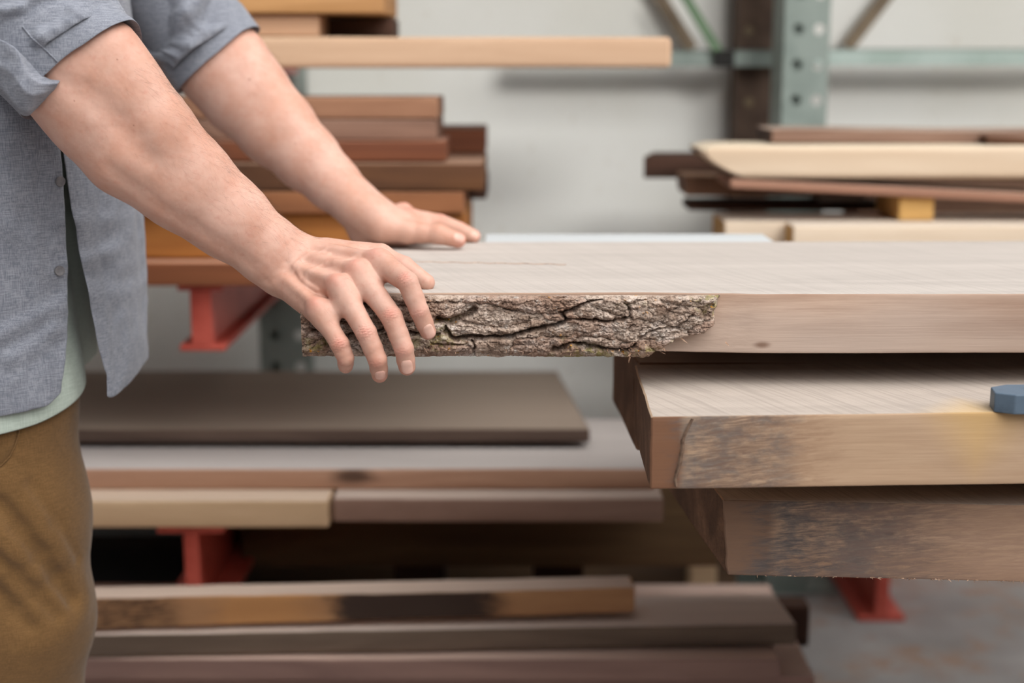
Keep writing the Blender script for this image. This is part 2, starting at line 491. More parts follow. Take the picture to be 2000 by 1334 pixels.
# bark: plates and fissures worked as real relief on the slab's front edge
def bark_object():
    Lb = float((P(1408, 600, Y1) - A1)[0]); H = SLAB_T
    nu, nv = int(Lb / .00052), int(H / .00052)
    U, V = np.meshgrid(np.linspace(0, Lb, nu), np.linspace(0, H, nv), indexing='ij')     # V up from the foot
    pp = np.stack([U, V, np.zeros_like(U)], -1)
    wu = U + .006 * fbm(pp * np.array([28, 60, 1]), 3) + .0025 * fbm(pp * 190, 4); wv = V + .0045 * fbm(pp * np.array([28, 60, 1]) + 7, 5) + .002 * fbm(pp * 190 + 3, 6)
    big = fbm(pp * np.array([11, 40, 1]), 21, 4)
    f1, f2, idv = voronoi2(wu / .040, wv / .0165, 4)
    crack = np.clip((f2 - f1) / .34, 0, 1)
    g1, g2, idw = voronoi2(wu / .0125 + 3, wv / .0062, 8)
    crack2 = np.clip((g2 - g1) / .30, 0, 1)
    ridg = 1 - np.abs(fbm(np.stack([wu * 60, wv * 150, U * 0], -1), 31, 4))
    h = .0078 + .0034 * big + .0046 * (crack ** .6 - .5) + .0022 * (idv - .5) + .0022 * (crack2 ** .45 - .5) + .0022 * (idw - .5)
    k1, k2, idk = voronoi2(wu / .0042 + 9, wv / .0026, 12)
    h += .0016 * (ridg - .6) + .0012 * fbm(pp * np.array([260, 420, 1]), 41, 4) + .0009 * (idk - .5) - .0008 * np.clip(1 - (k2 - k1) / .25, 0, 1) + .0006 * fbm(pp * 900, 43, 2)
    # flaking terraces
    lev = .0021; fl = h / lev; h = .45 * h + .55 * lev * (np.floor(fl) + np.clip((fl - np.floor(fl)) * 3.2, 0, 1))
    # the long fissures the eye picks out
    def fissure(pts, wid, dep):
        nonlocal h
        q = np.array([[(P(x, y, Y1) - A1)[0], P(x, y, Y1)[2] - (SLAB_TOP_Z - SLAB_T)] for x, y in pts])
        best = np.full(U.shape, 9.0)
        for a, b in zip(q[:-1], q[1:]):
            ab = b - a; L2 = (ab ** 2).sum()
            t = np.clip(((wu - a[0]) * ab[0] + (wv - a[1]) * ab[1]) / L2, 0, 1)
            best = np.minimum(best, np.hypot(wu - a[0] - t * ab[0], (wv - a[1] - t * ab[1])))
        best = best + .0006 * fbm(pp * 300, 77, 2)
        h = h - dep * np.exp(-(best / wid) ** 2) + .0016 * np.exp(-((best - wid * 2.6) / (wid * 1.6)) ** 2)
    fissure([(858, 622), (880, 626), (905, 618), (922, 606)], .0030, .016)
    fissure([(872, 640), (890, 657), (930, 660), (985, 652), (1030, 641), (1085, 634), (1101, 622), (1096, 612)], .0022, .016)
    fissure([(1096, 612), (1130, 602), (1158, 592), (1176, 583)], .0016, .011)
    fissure([(1101, 622), (1150, 629), (1195, 625), (1230, 611), (1226, 590)], .0014, .006)
    fissure([(1085, 678), (1120, 669), (1165, 676), (1200, 682), (1235, 671)], .0018, .012)
    fissure([(922, 668), (926, 682), (928, 694)], .0012, .007)
    fissure([(1235, 671), (1250, 655), (1290, 640), (1330, 632), (1352, 612)], .0013, .005)
    fissure([(606, 640), (680, 655), (760, 640), (840, 655), (872, 640)], .0020, .008)
    h = np.clip(h, -.004, .0150); h = h + np.where(h < -.0025, .0022 * fbm(pp * 260, 91, 3) + .0012 * fbm(pp * 700, 92, 2), 0)
    # edges: thin along the sawn top and foot, broken right end
    h = h * (.40 + .60 * np.clip((H - V) / .005, 0, 1)) * (.45 + .55 * np.clip(V / .005, 0, 1))
    def px_u(x, y): return float((P(x, y, Y1) - A1)[0])
    ve = np.array([0, .004, .016, .024, .034, .046, H]) 
    ue = np.array([px_u(1272, 690), px_u(1282, 688), px_u(1318, 665), px_u(1380, 645), px_u(1397, 630), px_u(1394, 605), px_u(1408, 580)])
    lim = np.interp(V, ve, ue) + .004 * fbm(pp * np.array([90, 160, 1]), 61, 3)
    h = h + .0022 * np.exp(-((lim - U - .012) / .010) ** 2)
    h = np.where(U > lim, -.006, h * np.clip((lim - U) / .004, 0, 1) ** .5 - .0004)
    front = -.0005
    X = A1[0] + U; Yv = np.full_like(U, Y1 + front + .004) - h
    Z = SLAB_TOP_Z - H + V
    Z = Z + np.where(V < .004, -.0022 * (1 - V / .004) * (.5 + .9 * np.abs(fbm(pp * np.array([120, 1, 1]), 71, 3))), 0)
    Z = Z - np.where(V > H - .003, .0012, 0)
    v = np.stack([X, Yv, Z], -1).reshape(-1, 3)
    # back sheet closes the piece
    Yb = np.full_like(U, Y1 + .0062); vb = np.stack([X, Yb, SLAB_TOP_Z - H + .0006 + V * (1 - .0018 / H)], -1).reshape(-1, 3)
    i = np.arange(nu * nv).reshape(nu, nv)
    q = np.stack([i[:-1, :-1], i[1:, :-1], i[1:, 1:], i[:-1, 1:]], -1).reshape(-1, 4)
    keep = (U <= lim + .0025)
    kq = keep[:-1, :-1].reshape(-1) & keep[1:, 1:].reshape(-1) | keep[:-1, 1:].reshape(-1)
    q = q[kq]
    rim = [i[0, :], i[:, 0], i[:, -1]]
    n = nu * nv; bq = (q + n)[:, ::-1]
    sides = []
    for r, fl in ((i[0, :], 1), (i[:, 0], 0), (i[:, -1], 1)):
        s = np.stack([r[:-1], r[1:], r[1:] + n, r[:-1] + n], -1)
        s = s[keep.ravel()[r[:-1]] & keep.ravel()[r[1:]]]
        sides.append(s if fl else s[:, ::-1])
    faces = np.concatenate([q] + sides)
    t = NT('pine_bark'); co = t.coord()
    a = t.n('ShaderNodeAttribute', attribute_name='plate').outputs['Fac']
    n1 = t.noise(t.mapping(co, (30, 30, 60)), 1, 5, .6); n2 = t.noise(co, 420, 4, .65); n3 = t.noise(t.mapping(co, (12, 12, 24)), 1, 3); n4 = t.noise(co, 130, 4, .6)
    c = t.ramp(n1, [(.28, lin((122, 100, 86))), (.42, lin((164, 142, 126))), (.56, lin((200, 182, 168))), (.70, lin((222, 212, 204)))])
    c = t.mix(t.grey(a, .45, .8, 0, .55), c, lin((136, 100, 80)))
    c = t.mix(t.grey(n2, .48, .62, 0, .6), c, lin((96, 76, 64)))
    c = t.mix(t.grey(t.noise(t.mapping(co, (90, 90, 260)), 1, 5, .7, 1.0), .52, .60, 0, .6), c, lin((84, 66, 56)))
    c = t.mix(t.grey(n4, .56, .72, 0, .5), c, lin((216, 208, 200)))
    lich = t.math('MULTIPLY', t.grey(n3, .50, .64), t.grey(n4, .44, .60))
    c = t.mix(t.math('MULTIPLY', lich, .75), c, lin((128, 120, 52)))
    org = t.math('MULTIPLY', t.grey(t.noise(co, 150, 2), .66, .70), t.grey(n3, .46, .58))
    c = t.mix(t.math('MULTIPLY', org, .9), c, lin((214, 148, 40)))
    mat = t.done(c, .9, t.bump(n2, .0012, 1.0))
    o = mesh_obj('bark', v.tolist() and np.concatenate([v, vb]), faces, mat)
    at = o.data.attributes.new('plate', 'FLOAT', 'POINT'); at.data.foreach_set('value', np.concatenate([idv.ravel(), idv.ravel()]).astype(np.float32))
    o.parent = slab1; o.matrix_parent_inverse = slab1.matrix_world.inverted()
    o['label'] = 'rough grey-brown bark with yellow lichen'
    return o
bark = bark_object()
# loose splinters and bark shreds standing off the foot of the edge
def splinters(name, parent, spots, mat, seed=1):
    r = np.random.default_rng(seed); vs, fs = [], []
    for (c, L, w) in spots:
        d = nrm3(r.normal(0, 1, 3) * np.array([1, .5, .35]) + np.array([.4, -.5, -.35])); s = nrm3(np.cross(d, r.normal(0, 1, 3))); u = np.cross(d, s)
        n = len(vs)
        vs += [c + s * w, c - s * w, c + u * w * .6, c + d * L * .6 + s * w * .5 + u * L * .06, c + d * L * .6 - s * w * .5 + u * L * .06, c + d * L]
        fs += [(n, n + 3, n + 4, n + 1), (n + 2, n + 4, n + 3), (n, n + 2, n + 3), (n + 1, n + 4, n + 2), (n + 3, n + 5, n + 4)]
    o = mesh_obj(name, vs, fs, mat, smooth=False); o.parent = parent; o.matrix_parent_inverse = parent.matrix_world.inverted(); o['kind'] = 'stuff'
    return o
def nrm3(v): return np.asarray(v) / np.linalg.norm(v)
M_SPL = plain('wood_splinter', lin((196, 164, 140)), lin((150, 112, 88)), .8, 200)
r_ = np.random.default_rng(4)
sp = [(np.array([x, Y1 - .006, SLAB_TOP_Z - SLAB_T + .003 + abs(r_.normal(0, .004))]), r_.uniform(.002, .006), .0005) for x in np.concatenate([r_.uniform(P(1160, 690, Y1)[0], P(1300, 690, Y1)[0], 36), r_.uniform(A1[0] + .02, P(1160, 690, Y1)[0], 30)])]
sp += [(P(1417, 668, Y1 - .002), .006, .0008), (P(1230, 697, Y1 - .004), .009, .0012), (P(1330, 660, Y1 - .004), .010, .0008)]
splinters('splinters', slab1, sp, M_SPL)

# second and third slab, a little nearer to the camera, with a sliver of air between them
Z2 = SLAB_TOP_Z - SLAB_T - .034
A2, B2 = PZ(1272, 813, Z2), PZ(2000, 804, Z2)
T2_ = Z2 - zat(956, A2[1])
def dirn(a, b): return (np.asarray(b) - a) / np.linalg.norm(np.asarray(b) - a)
print('slab2', A2, B2, T2_)
def end_material(name, c1, c2, c3):
    t = NT(name); co = t.coord()
    g = t.noise(t.mapping(co, (60, 8, 8)), 1, 4, .6, 1.2); g2 = t.noise(co, 300, 4, .65)
    c = t.ramp(g, [(.3, c1), (.5, c2), (.7, c3)]); c = t.mix(t.grey(g2, .45, .7, 0, .6), c, c1)
    return t.done(c, .85, t.bump(g2, .0012, .9))
M_END = end_material('rough_sawn_end', lin((72, 52, 40)), lin((104, 76, 58)), lin((138, 104, 80)))
def stained_front(name, light, dark, stains, **kw):
    """sawn face with grey weather-stain and a heart check near its end, in the board's own coordinates"""
    mat = wood(name, light, dark, **kw)
    t = NT.__new__(NT); t.m = mat; t.t = mat.node_tree; t.b = t.t.nodes['Principled BSDF']
    link = t.b.inputs['Base Color'].links[0].from_socket
    co = t.coord(); s = sep(t, co)
    nz = sep(t, t.coord('Normal')); fr = t.grey(t.math('MULTIPLY', nz[1], -1), .5, .8)
    n = t.noise(t.mapping(co, (16, 60, 70)), 1, 8, .7, .8); n2 = t.noise(t.mapping(t.mapping(co, rot=(0, .10, 0)), (38, 20, 330)), 1, 8, .72, .5)
    c = link
    for (x0, x1, soft, col, amt, mode) in stains:
        w = t.math('ADD', s[0], t.math('MULTIPLY', t.math('SUBTRACT', n, .5), soft * 3))
        a = t.grey(w, x0 - soft, x0 + soft * .3); b = t.grey(w, x1 - soft, x1 + soft, 1, 0)
        k = t.math('MULTIPLY', t.math('MULTIPLY', a, b), fr)
        if mode == 2: k = t.math('MULTIPLY', k, t.grey(t.noise(t.mapping(co, (26, 30, 40)), 1, 6, .68), .38, .60))
        if mode == 1: k = t.math('MULTIPLY', k, t.grey(n2, .30, .66))
        c = t.mix(t.math('MULTIPLY', k, amt), c, col)
    t.l(c, t.b.inputs['Base Color'])
    return mat
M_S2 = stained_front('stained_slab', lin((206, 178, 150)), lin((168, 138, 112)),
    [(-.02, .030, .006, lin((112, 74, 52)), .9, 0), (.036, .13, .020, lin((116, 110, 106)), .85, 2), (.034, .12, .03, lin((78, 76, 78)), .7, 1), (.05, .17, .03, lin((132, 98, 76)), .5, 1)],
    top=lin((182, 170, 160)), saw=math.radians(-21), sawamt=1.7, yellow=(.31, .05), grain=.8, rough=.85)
backL2 = PZ(1205, 690, Z2)
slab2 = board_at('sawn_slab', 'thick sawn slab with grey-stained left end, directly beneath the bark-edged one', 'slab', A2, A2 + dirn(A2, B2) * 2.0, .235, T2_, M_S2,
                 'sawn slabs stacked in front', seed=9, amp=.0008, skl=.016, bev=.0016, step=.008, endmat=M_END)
Z3 = Z2 - T2_ - .034
A3_, B3_ = PZ(1412, 976, Z3), PZ(2000, 987, Z3)
T3_ = Z3 - zat(1123, A3_[1])
M_S3 = stained_front('weathered_slab', lin((196, 166, 140)), lin((146, 116, 94)),
    [(-.02, .050, .008, lin((112, 86, 70)), .85, 0), (.055, .18, .05, lin((104, 96, 92)), .85, 2), (.055, .22, .05, lin((62, 62, 66)), .8, 1), (.14, .40, .08, lin((140, 112, 98)), .55, 1)],
    top=lin((190, 176, 164)), saw=math.radians(-21), sawamt=1.7, grain=.8, rough=.85, knots=[(.165, -.032, .0035, lin((70, 48, 38)))])
slab3 = board_at('sawn_slab', 'lowest of the front slabs, dark-stained with a slanting left end and frayed bottom edge', 'slab', A3_, A3_ + dirn(A3_, B3_) * 1.9, .36, T3_, M_S3,
                 'sawn slabs stacked in front', seed=15, amp=.0012, skl=-.055, bev=.0014, step=.008, slope_l=.006, endmat=M_END)
# the heart checks: raised ragged cracks in the front faces
def check_line(parent, pts, Y0, wid, mat):
    vs, fs = [], []
    n = len(pts)
    for i, (x, y) in enumerate(pts):
        c = P(x, y, Y0); w = wid * (.5 + .5 * math.sin(PI * (i + .5) / n))
        vs += [c + np.array([-w, 0.0015, 0]), c + np.array([-w * .3, -.0010, 0]), c + np.array([w * .4, -.0004, 0]), c + np.array([w, .0015, 0])]
        if i: 
            b = 4 * (i - 1); fs += [(b + k, b + k + 1, b + k + 5, b + k + 4) for k in range(3)]
    o = mesh_obj('check', vs, fs, mat, smooth=True); o.parent = parent; o.matrix_parent_inverse = parent.matrix_world.inverted(); return o
M_CHK = plain('checked_wood', lin((120, 98, 82)), lin((84, 64, 52)), .85, 120, .0008)
check_line(slab2, [(1353, 818), (1346, 832), (1338, 848), (1333, 862), (1334, 876), (1330, 890), (1328, 906), (1322, 925), (1319, 938), (1321, 950)], A2[1] - .0002, .0022, M_CHK)
check_line(slab3, [(1494, 985), (1488, 1004), (1485, 1020), (1490, 1040), (1500, 1058), (1508, 1075), (1506, 1095), (1498, 1112)], A3_[1] - .0006, .0018, M_CHK)
def top_check(parent, pts, z, wid, mat):     # a fine drying crack along the grain of the upper face
    vs, fs = [], []; n = len(pts)
    for i, (x, y) in enumerate(pts):
        c = PZ(x, y, z); w = wid * (.35 + .65 * math.sin(PI * (i + .5) / n)) * (1 + .4 * math.sin(i * 2.3))
        vs += [c + np.array([0, -w, .0006]), c + np.array([0, w, .0006])]
        if i: b = 2 * (i - 1); fs.append((b, b + 2, b + 3, b + 1))
    o = mesh_obj('check', vs, fs, mat); o.parent = parent; o.matrix_parent_inverse = parent.matrix_world.inverted()
    m = o.modifiers.new('thick', 'SOLIDIFY'); m.thickness = .0006; m.offset = 0
top_check(slab1, [(806 + 300 * i / 24, 512 + 5.5 * i / 24 + .7 * math.sin(i * 1.7)) for i in range(25)], SLAB_TOP_Z, .0006, M_SPL)
sp = [(np.array(A3_ + dirn(A3_, B3_) * x) + np.array([0, r_.uniform(-.001, .004), -T3_ + .0008]), r_.uniform(.0015, .0050), .0006) for x in np.concatenate([r_.uniform(0.01, .10, 24), r_.uniform(.1, .45, 220)])]
splinters('splinters', slab3, sp, M_SPL, 8)
# the board whose end shows behind the second slab
M_B2 = wood('dark_edge_board', lin((150, 118, 94)), lin((92, 66, 50)), top=lin((190, 176, 164)), rough=.85)
Yb2 = float(A2[1]) + .250
Tb2 = Z2 - zat(893, Yb2)
Ab2 = np.array([P(1243, 890, Yb2)[0], Yb2, Z2 - .002])
board_at('sawn_slab', 'dark slab end showing just behind the left end of the stained slab', 'slab', Ab2, Ab2 + np.array([1.9, 0, 0]), .24, min(Tb2, T2_ + .028), M_B2, 'sawn slabs stacked in front', seed=19, amp=.0015, skl=-.010, endmat=M_END)
# stickers: thin strips that part the slabs, out of the picture to the right
M_STK = wood('sticker_pine', lin((210, 176, 130)), lin((168, 130, 88)))
def strip(name, label, cat, x, y0, y1, z0, z1, w, mat, group=None):
    m = MB(); m.box(x - w / 2, x + w / 2, y0, y1, z0, z1)
    return prop(m.build(name, mat, bevel=.001), label, cat, group)
strip('sticker', 'thin pine strip between the two uppermost slabs', 'strip', .85, 1.43, 1.60, Z2, SLAB_TOP_Z - SLAB_T, .03, M_STK)
strip('sticker', 'thin pine strip between the two lowest slabs', 'strip', .88, 1.23, 1.55, Z3, Z2 - T2_, .03, M_STK)
# steel trestle that carries the stack, out of the picture to the right
M_GREYSTEEL = plain('blue_grey_steel', lin((92, 108, 124)), lin((70, 84, 98)), .5, 30)
zb = Z3 - T3_
tr = empty('trestle', (1.15, 1.4, 0)); prop(tr, 'blue-grey steel trestle carrying the slab stack', 'trestle')
def tpart(name, mk):
    m = MB(); mk(m); o = m.build(name, M_GREYSTEEL, tr, .002); o.matrix_parent_inverse = Matrix.Translation((-1.15, -1.4, 0)); return o
tpart('beam', lambda m: (m.box(.80, .88, 1.15, 2.2, zb - .07, zb), m.box(1.48, 1.56, 1.15, 2.2, zb - .07, zb), m.box(.80, 1.56, 1.41, 1.47, zb - .14, zb - .07)))
for x, y in ((.84, 1.18), (.84, 1.72), (1.52, 1.18), (1.52, 1.72)):
    tpart('leg', lambda m: m.box(x - .03, x + .03, y - .03, y + .03, 0, zb - .07))
# one more slab lies behind, and a short whitish board on two blocks on top of it
yb4 = FAR_Y + .03
for x in (.84, 1.52): strip('bearer', 'squared bearer between trestle and rearmost slab, outside the picture', 'bearer', x, yb4, 2.18, zb, Z2 - .06, .06, M_STK, 'bearers on the trestle')
xb4 = float(P(1290, 600, yb4)[0])
board_at('sawn_slab', 'slab lying farthest back in the front stack, behind the bark-edged slab', 'slab', (xb4, yb4, Z2), (xb4 + 1.5, yb4, Z2), .30, .06, M_B2, 'sawn slabs stacked in front', seed=23, step=.02)
zt4 = SLAB_TOP_Z - .010
M_WHT = wood('whitish_plank', lin((212, 212, 210)), lin((190, 188, 184)), top=lin((196, 200, 202)))
for k, px_ in enumerate((1330, 1480)): strip('spacer_block', 'spacer block under the short whitish board, hidden behind the bark-edged slab', 'block', float(P(px_, 520, 1.95)[0]), yb4 + .02, yb4 + .09, Z2, zt4 - .02, .05, M_STK, 'spacer blocks behind the slab')
a, b = P(944, 470, yb4), P(1530, 470, yb4); a[2] = b[2] = zt4
board_at('board', 'short whitish board showing as a pale strip just behind the bark-edged slab', 'board', a, b, float(PZ(1000, 457, zt4)[1]) - yb4, .0195, M_WHT, None, seed=31)
# blue-grey bar end lying on the second slab, coming in from the right
zbar = Z2
a = PZ(1946, 808, zbar + .0005)
bt = .019
m = MB()
x0 = float(a[0]); y0 = float(a[1])
prof = [(0, .010), (.016, 0), (.30, -.004), (.30, .045), (.022, .045), (.004, .034)]
n = len(prof)
vv = [(x0 + p, y0 - .002 + q, zbar) for p, q in prof] + [(x0 + p, y0 - .002 + q, zbar + bt) for p, q in prof]
m.add(vv, [tuple(range(n)), tuple(range(2 * n - 1, n - 1, -1))] + [(i, i + n, (i + 1) % n + n, (i + 1) % n) for i in range(n)])
prop(m.build('steel_bar', M_GREYSTEEL, bevel=.0012), 'blue-grey bar end with chamfered corners resting on the second slab', 'bar')
# ------------------------------------------------------------------ distance fields for the body
def A3(v): return np.asarray(v, dtype=np.float32)
def nrmz(v):
    v = np.asarray(v, dtype=np.float64); return v / np.linalg.norm(v)
def smin(a, b, k):
    h = np.clip(0.5 + 0.5 * (b - a) / k, 0, 1)
    return b + (a - b) * h - k * h * (1 - h)
def smax(a, b, k): return -smin(-a, -b, k)
def capsule(p, a, b, ra, rb):
    a, b = A3(a), A3(b); ba = b - a; pa = p - a
    t = np.clip(pa @ ba / max(float(ba @ ba), 1e-12), 0, 1)
    q = pa - t[:, None] * ba
    return np.sqrt((q * q).sum(1)) - (ra + (rb - ra) * t)
def chain(p, pts, rs, k=0.003):
    d = None
    for i in range(len(pts) - 1):
        c = capsule(p, pts[i], pts[i + 1], rs[i], rs[i + 1])
        d = c if d is None else smin(d, c, k)
    return d
def ell(p, c, r, axes=None):
    q = p - A3(c)
    if axes is not None: q = q @ A3(axes).T
    r = A3(r)
    k0 = np.sqrt(((q / r) ** 2).sum(1)); k1 = np.sqrt(((q / (r * r)) ** 2).sum(1)) + 1e-9
    return k0 * (k0 - 1) / k1
def sweep(p, st, k=0.01):
    """st: list of (centre, wide axis, half-width, half-thickness)"""
    d = None
    for (c0, w0, a0, b0), (c1, w1, a1, b1) in zip(st[:-1], st[1:]):
        c0, c1 = A3(c0), A3(c1); ax = c1 - c0; L2 = float(ax @ ax); dr = ax / math.sqrt(L2)
        t = np.clip((p - c0) @ ax / L2, 0, 1)
        wm = A3(nrmz(np.asarray(w0) + np.asarray(w1))); wm = wm - (wm @ dr) * dr; wm = A3(nrmz(wm)); nn = np.cross(dr, wm)
        q = p - (c0 + t[:, None] * ax)
        u, v, s = q @ wm, q @ nn, q @ dr
        a = a0 + (a1 - a0) * t; b = b0 + (b1 - b0) * t; m = 0.5 * (a + b)
        k0 = np.sqrt((u / a) ** 2 + (v / b) ** 2 + (s / m) ** 2)
        k1 = np.sqrt((u / a ** 2) ** 2 + (v / b ** 2) ** 2 + (s / m ** 2) ** 2) + 1e-9
        e = k0 * (k0 - 1) / k1
        d = e if d is None else smin(d, e, k)
    return d

def grad(f, p, e=0.0004):
    p = A3(p); g = np.zeros_like(p)
    for k in ((1, -1, -1), (-1, -1, 1), (-1, 1, -1), (1, 1, 1)):
        k = A3(k); g += k * f(p + k * e)[:, None]
    return g / (np.sqrt((g * g).sum(1))[:, None] + 1e-12)

def net(f, lo, hi, h, slack=1.6, proj_steps=2):
    """surface-net mesh of f = 0"""
    lo = np.asarray(lo, float); hi = np.asarray(hi, float); B = 8
    nb = np.ceil((hi - lo) / (B * h)).astype(int)
    gi = np.stack(np.meshgrid(*[np.arange(k) for k in nb], indexing='ij'), -1).reshape(-1, 3)
    cen = A3(lo + (gi + 0.5) * B * h)
    d = np.concatenate([f(cen[i:i + 200000]) for i in range(0, len(cen), 200000)])
    gi = gi[np.abs(d) < slack * B * h * 0.87 + 2 * h]
    loc = np.stack(np.meshgrid(*[np.arange(B + 1)] * 3, indexing='ij'), -1).reshape(-1, 3)
    dims = nb * B + 4
    def cid(c): return (c[..., 0].astype(np.int64) * dims[1] + c[..., 1]) * dims[2] + c[..., 2]
    ids, pos, quads = [], [], []
    cl = np.stack(np.meshgrid(*[np.arange(B)] * 3, indexing='ij'), -1).reshape(-1, 3)
    for s in range(0, len(gi), 1500):
        g = gi[s:s + 1500] * B
        pts = g[:, None, :] + loc[None]
        val = f(A3(lo + pts.reshape(-1, 3) * h)).reshape(len(g), B + 1, B + 1, B + 1)
        ins = val < 0
        cs = [ins[:, x:x + B, y:y + B, z:z + B] for x in (0, 1) for y in (0, 1) for z in (0, 1)]
        anyi = np.logical_or.reduce(cs); alli = np.logical_and.reduce(cs)
        act = anyi & ~alli
        acc = np.zeros(act.shape + (3,)); cnt = np.zeros(act.shape)
        for axis in range(3):
            for o1 in (0, 1):
                for o2 in (0, 1):
                    o = [0, 0, 0]; oth = [a for a in range(3) if a != axis]; o[oth[0]], o[oth[1]] = o1, o2
                    e = list(o); e[axis] = 1
                    va = val[:, o[0]:o[0] + B, o[1]:o[1] + B, o[2]:o[2] + B]; vb = val[:, e[0]:e[0] + B, e[1]:e[1] + B, e[2]:e[2] + B]
                    cr = (va < 0) != (vb < 0)
                    t = np.where(cr, va / np.where(np.abs(va - vb) < 1e-12, 1, va - vb), 0)
                    for a in range(3): acc[..., a] += np.where(cr, (t if a == axis else o[a]), 0)
                    cnt += cr
        ii = np.nonzero(act)
        cell = g[ii[0]] + np.stack(ii[1:], -1)
        ids.append(cid(cell)); pos.append(lo + (cell + acc[ii] / cnt[ii][:, None]) * h)
        for axis in range(3):
            e = [0, 0, 0]; e[axis] = 1
            va = ins[:, :B, :B, :B]; vb = ins[:, e[0]:e[0] + B, e[1]:e[1] + B, e[2]:e[2] + B]
            for sgn in (0, 1):
                cr = (va & ~vb) if sgn == 0 else (~va & vb)
                jj = np.nonzero(cr)
                c = g[jj[0]] + np.stack(jj[1:], -1)
                o1 = np.zeros(3, int); o2 = np.zeros(3, int); o1[(axis + 1) % 3] = 1; o2[(axis + 2) % 3] = 1
                q = np.stack([cid(c), cid(c - o1), cid(c - o1 - o2), cid(c - o2)], -1)
                if sgn: q = q[:, ::-1]
                quads.append(q)
    ids = np.concatenate(ids); pos = np.concatenate(pos); quads = np.concatenate(quads)
    ordr = np.argsort(ids); ids, pos = ids[ordr], pos[ordr]
    k = np.searchsorted(ids, quads); k = np.clip(k, 0, len(ids) - 1)
    ok = (ids[k] == quads).all(1)
    faces = k[ok]
    for _ in range(proj_steps):
        for s in range(0, len(pos), 300000):
            q = A3(pos[s:s + 300000]); gr = grad(f, q)
            pos[s:s + 300000] = q - gr * np.clip(f(q), -h, h)[:, None]
    return pos, faces

def march(f, px, py, t0=1.0, t1=2.4):
    d = ray(px, py); d = d / np.linalg.norm(d); t = t0
    for _ in range(200):
        v = float(f(A3([CAM + d * t]))[0])
        if abs(v) < 1e-5: break
        t += v * 0.6
        if t > t1: return None
    return CAM + d * t

# ------------------------------------------------------------------ the near (right) arm and hand
def fingertip(a, b, r):                  # pull the tip centre back so that the flesh ends at b
    a, b = np.asarray(a), np.asarray(b); L = np.linalg.norm(b - a); return b - (b - a) / L * r * 0.9
W_N = P(563, 516, 1.462)                 # wrist
Mi, Mm, Mr, Mp = P(742, 512, 1.419), P(702, 534, 1.408), P(664, 561, 1.395), P(624, 607, 1.388)
R_FING = {
    'index': ([Mi, P(796, 551, 1.379), P(819, 607, 1.376), P(841, 660, 1.384)], [.0126, .0106, .0094, .0080]),
    'middle': ([Mm, P(765, 619, 1.374), P(789, 681, 1.368), P(797, 730, 1.376)], [.0126, .0107, .0096, .0084]),
    'ring': ([Mr, P(716, 651, 1.370), P(737, 702, 1.367), P(743, 742, 1.382)], [.0120, .0103, .0094, .0081]),
    'little': ([Mp, P(664, 673, 1.372), P(675, 700, 1.373), P(675, 722, 1.387)], [.0105, .0092, .0084, .0074]),
}
R_TH = ([P(640, 500, 1.475), P(742, 503, 1.474), P(789, 521, 1.460), P(833, 552, 1.447)], [.017, .0125, .0108, .0088])
arm_axis = nrmz(P(563, 516, 1.462) - P(205, 210, 1.43))
def in_plane(axis):                      # direction across the arm as the camera sees it
    v = nrmz(np.cross(axis, _F)); return v
wN = in_plane(arm_axis)
hand_n = nrmz(np.cross(np.array(Mp) - W_N, np.array(Mi) - W_N)); hand_n = hand_n if hand_n[2] > 0 else -hand_n
across = nrmz(np.cross(hand_n, np.array(Mm) - W_N)); across = across if across @ (Mi - Mp) > 0 else -across   # towards the thumb
NEAR_ST = [(P(-240, -315, 1.47), wN, .058, .058), (P(-60, -95, 1.44), wN, .056, .056), (P(95, 85, 1.425), wN, .058, .055), (P(168, 155, 1.425), wN, .0600, .052),
           (P(210, 207, 1.43), wN, .0590, .051), (P(275, 280, 1.435), wN, .0545, .048), (P(360, 355, 1.442), wN, .0465, .0415),
           (P(449, 428, 1.450), wN, .0400, .034), (P(528, 492, 1.458), wN, .0336, .0265), (W_N, nrmz(across * .8 + wN * .0), .0322, .0225)]
MC0 = [W_N + across * o + hand_n * 0.000 for o in (.019, .007, -.006, -.018)]
def sgn_fix():
    global NEAR_ST
    last = NEAR_ST[-1]; w = last[1]
    if w @ wN < 0: w = -w
    NEAR_ST[-1] = (last[0], nrmz(w * 0.6 + wN * 0.4), last[2], last[3])
sgn_fix()
NEAR_MUS = [  # extra muscle and bone, as chains
    ([P(215, 90, 1.405), P(315, 235, 1.415), P(440, 370, 1.442)], [.020, .019, .006]),
    ([P(140, 205, 1.412), P(225, 312, 1.418), P(380, 430, 1.445)], [.019, .019, .006]),
]
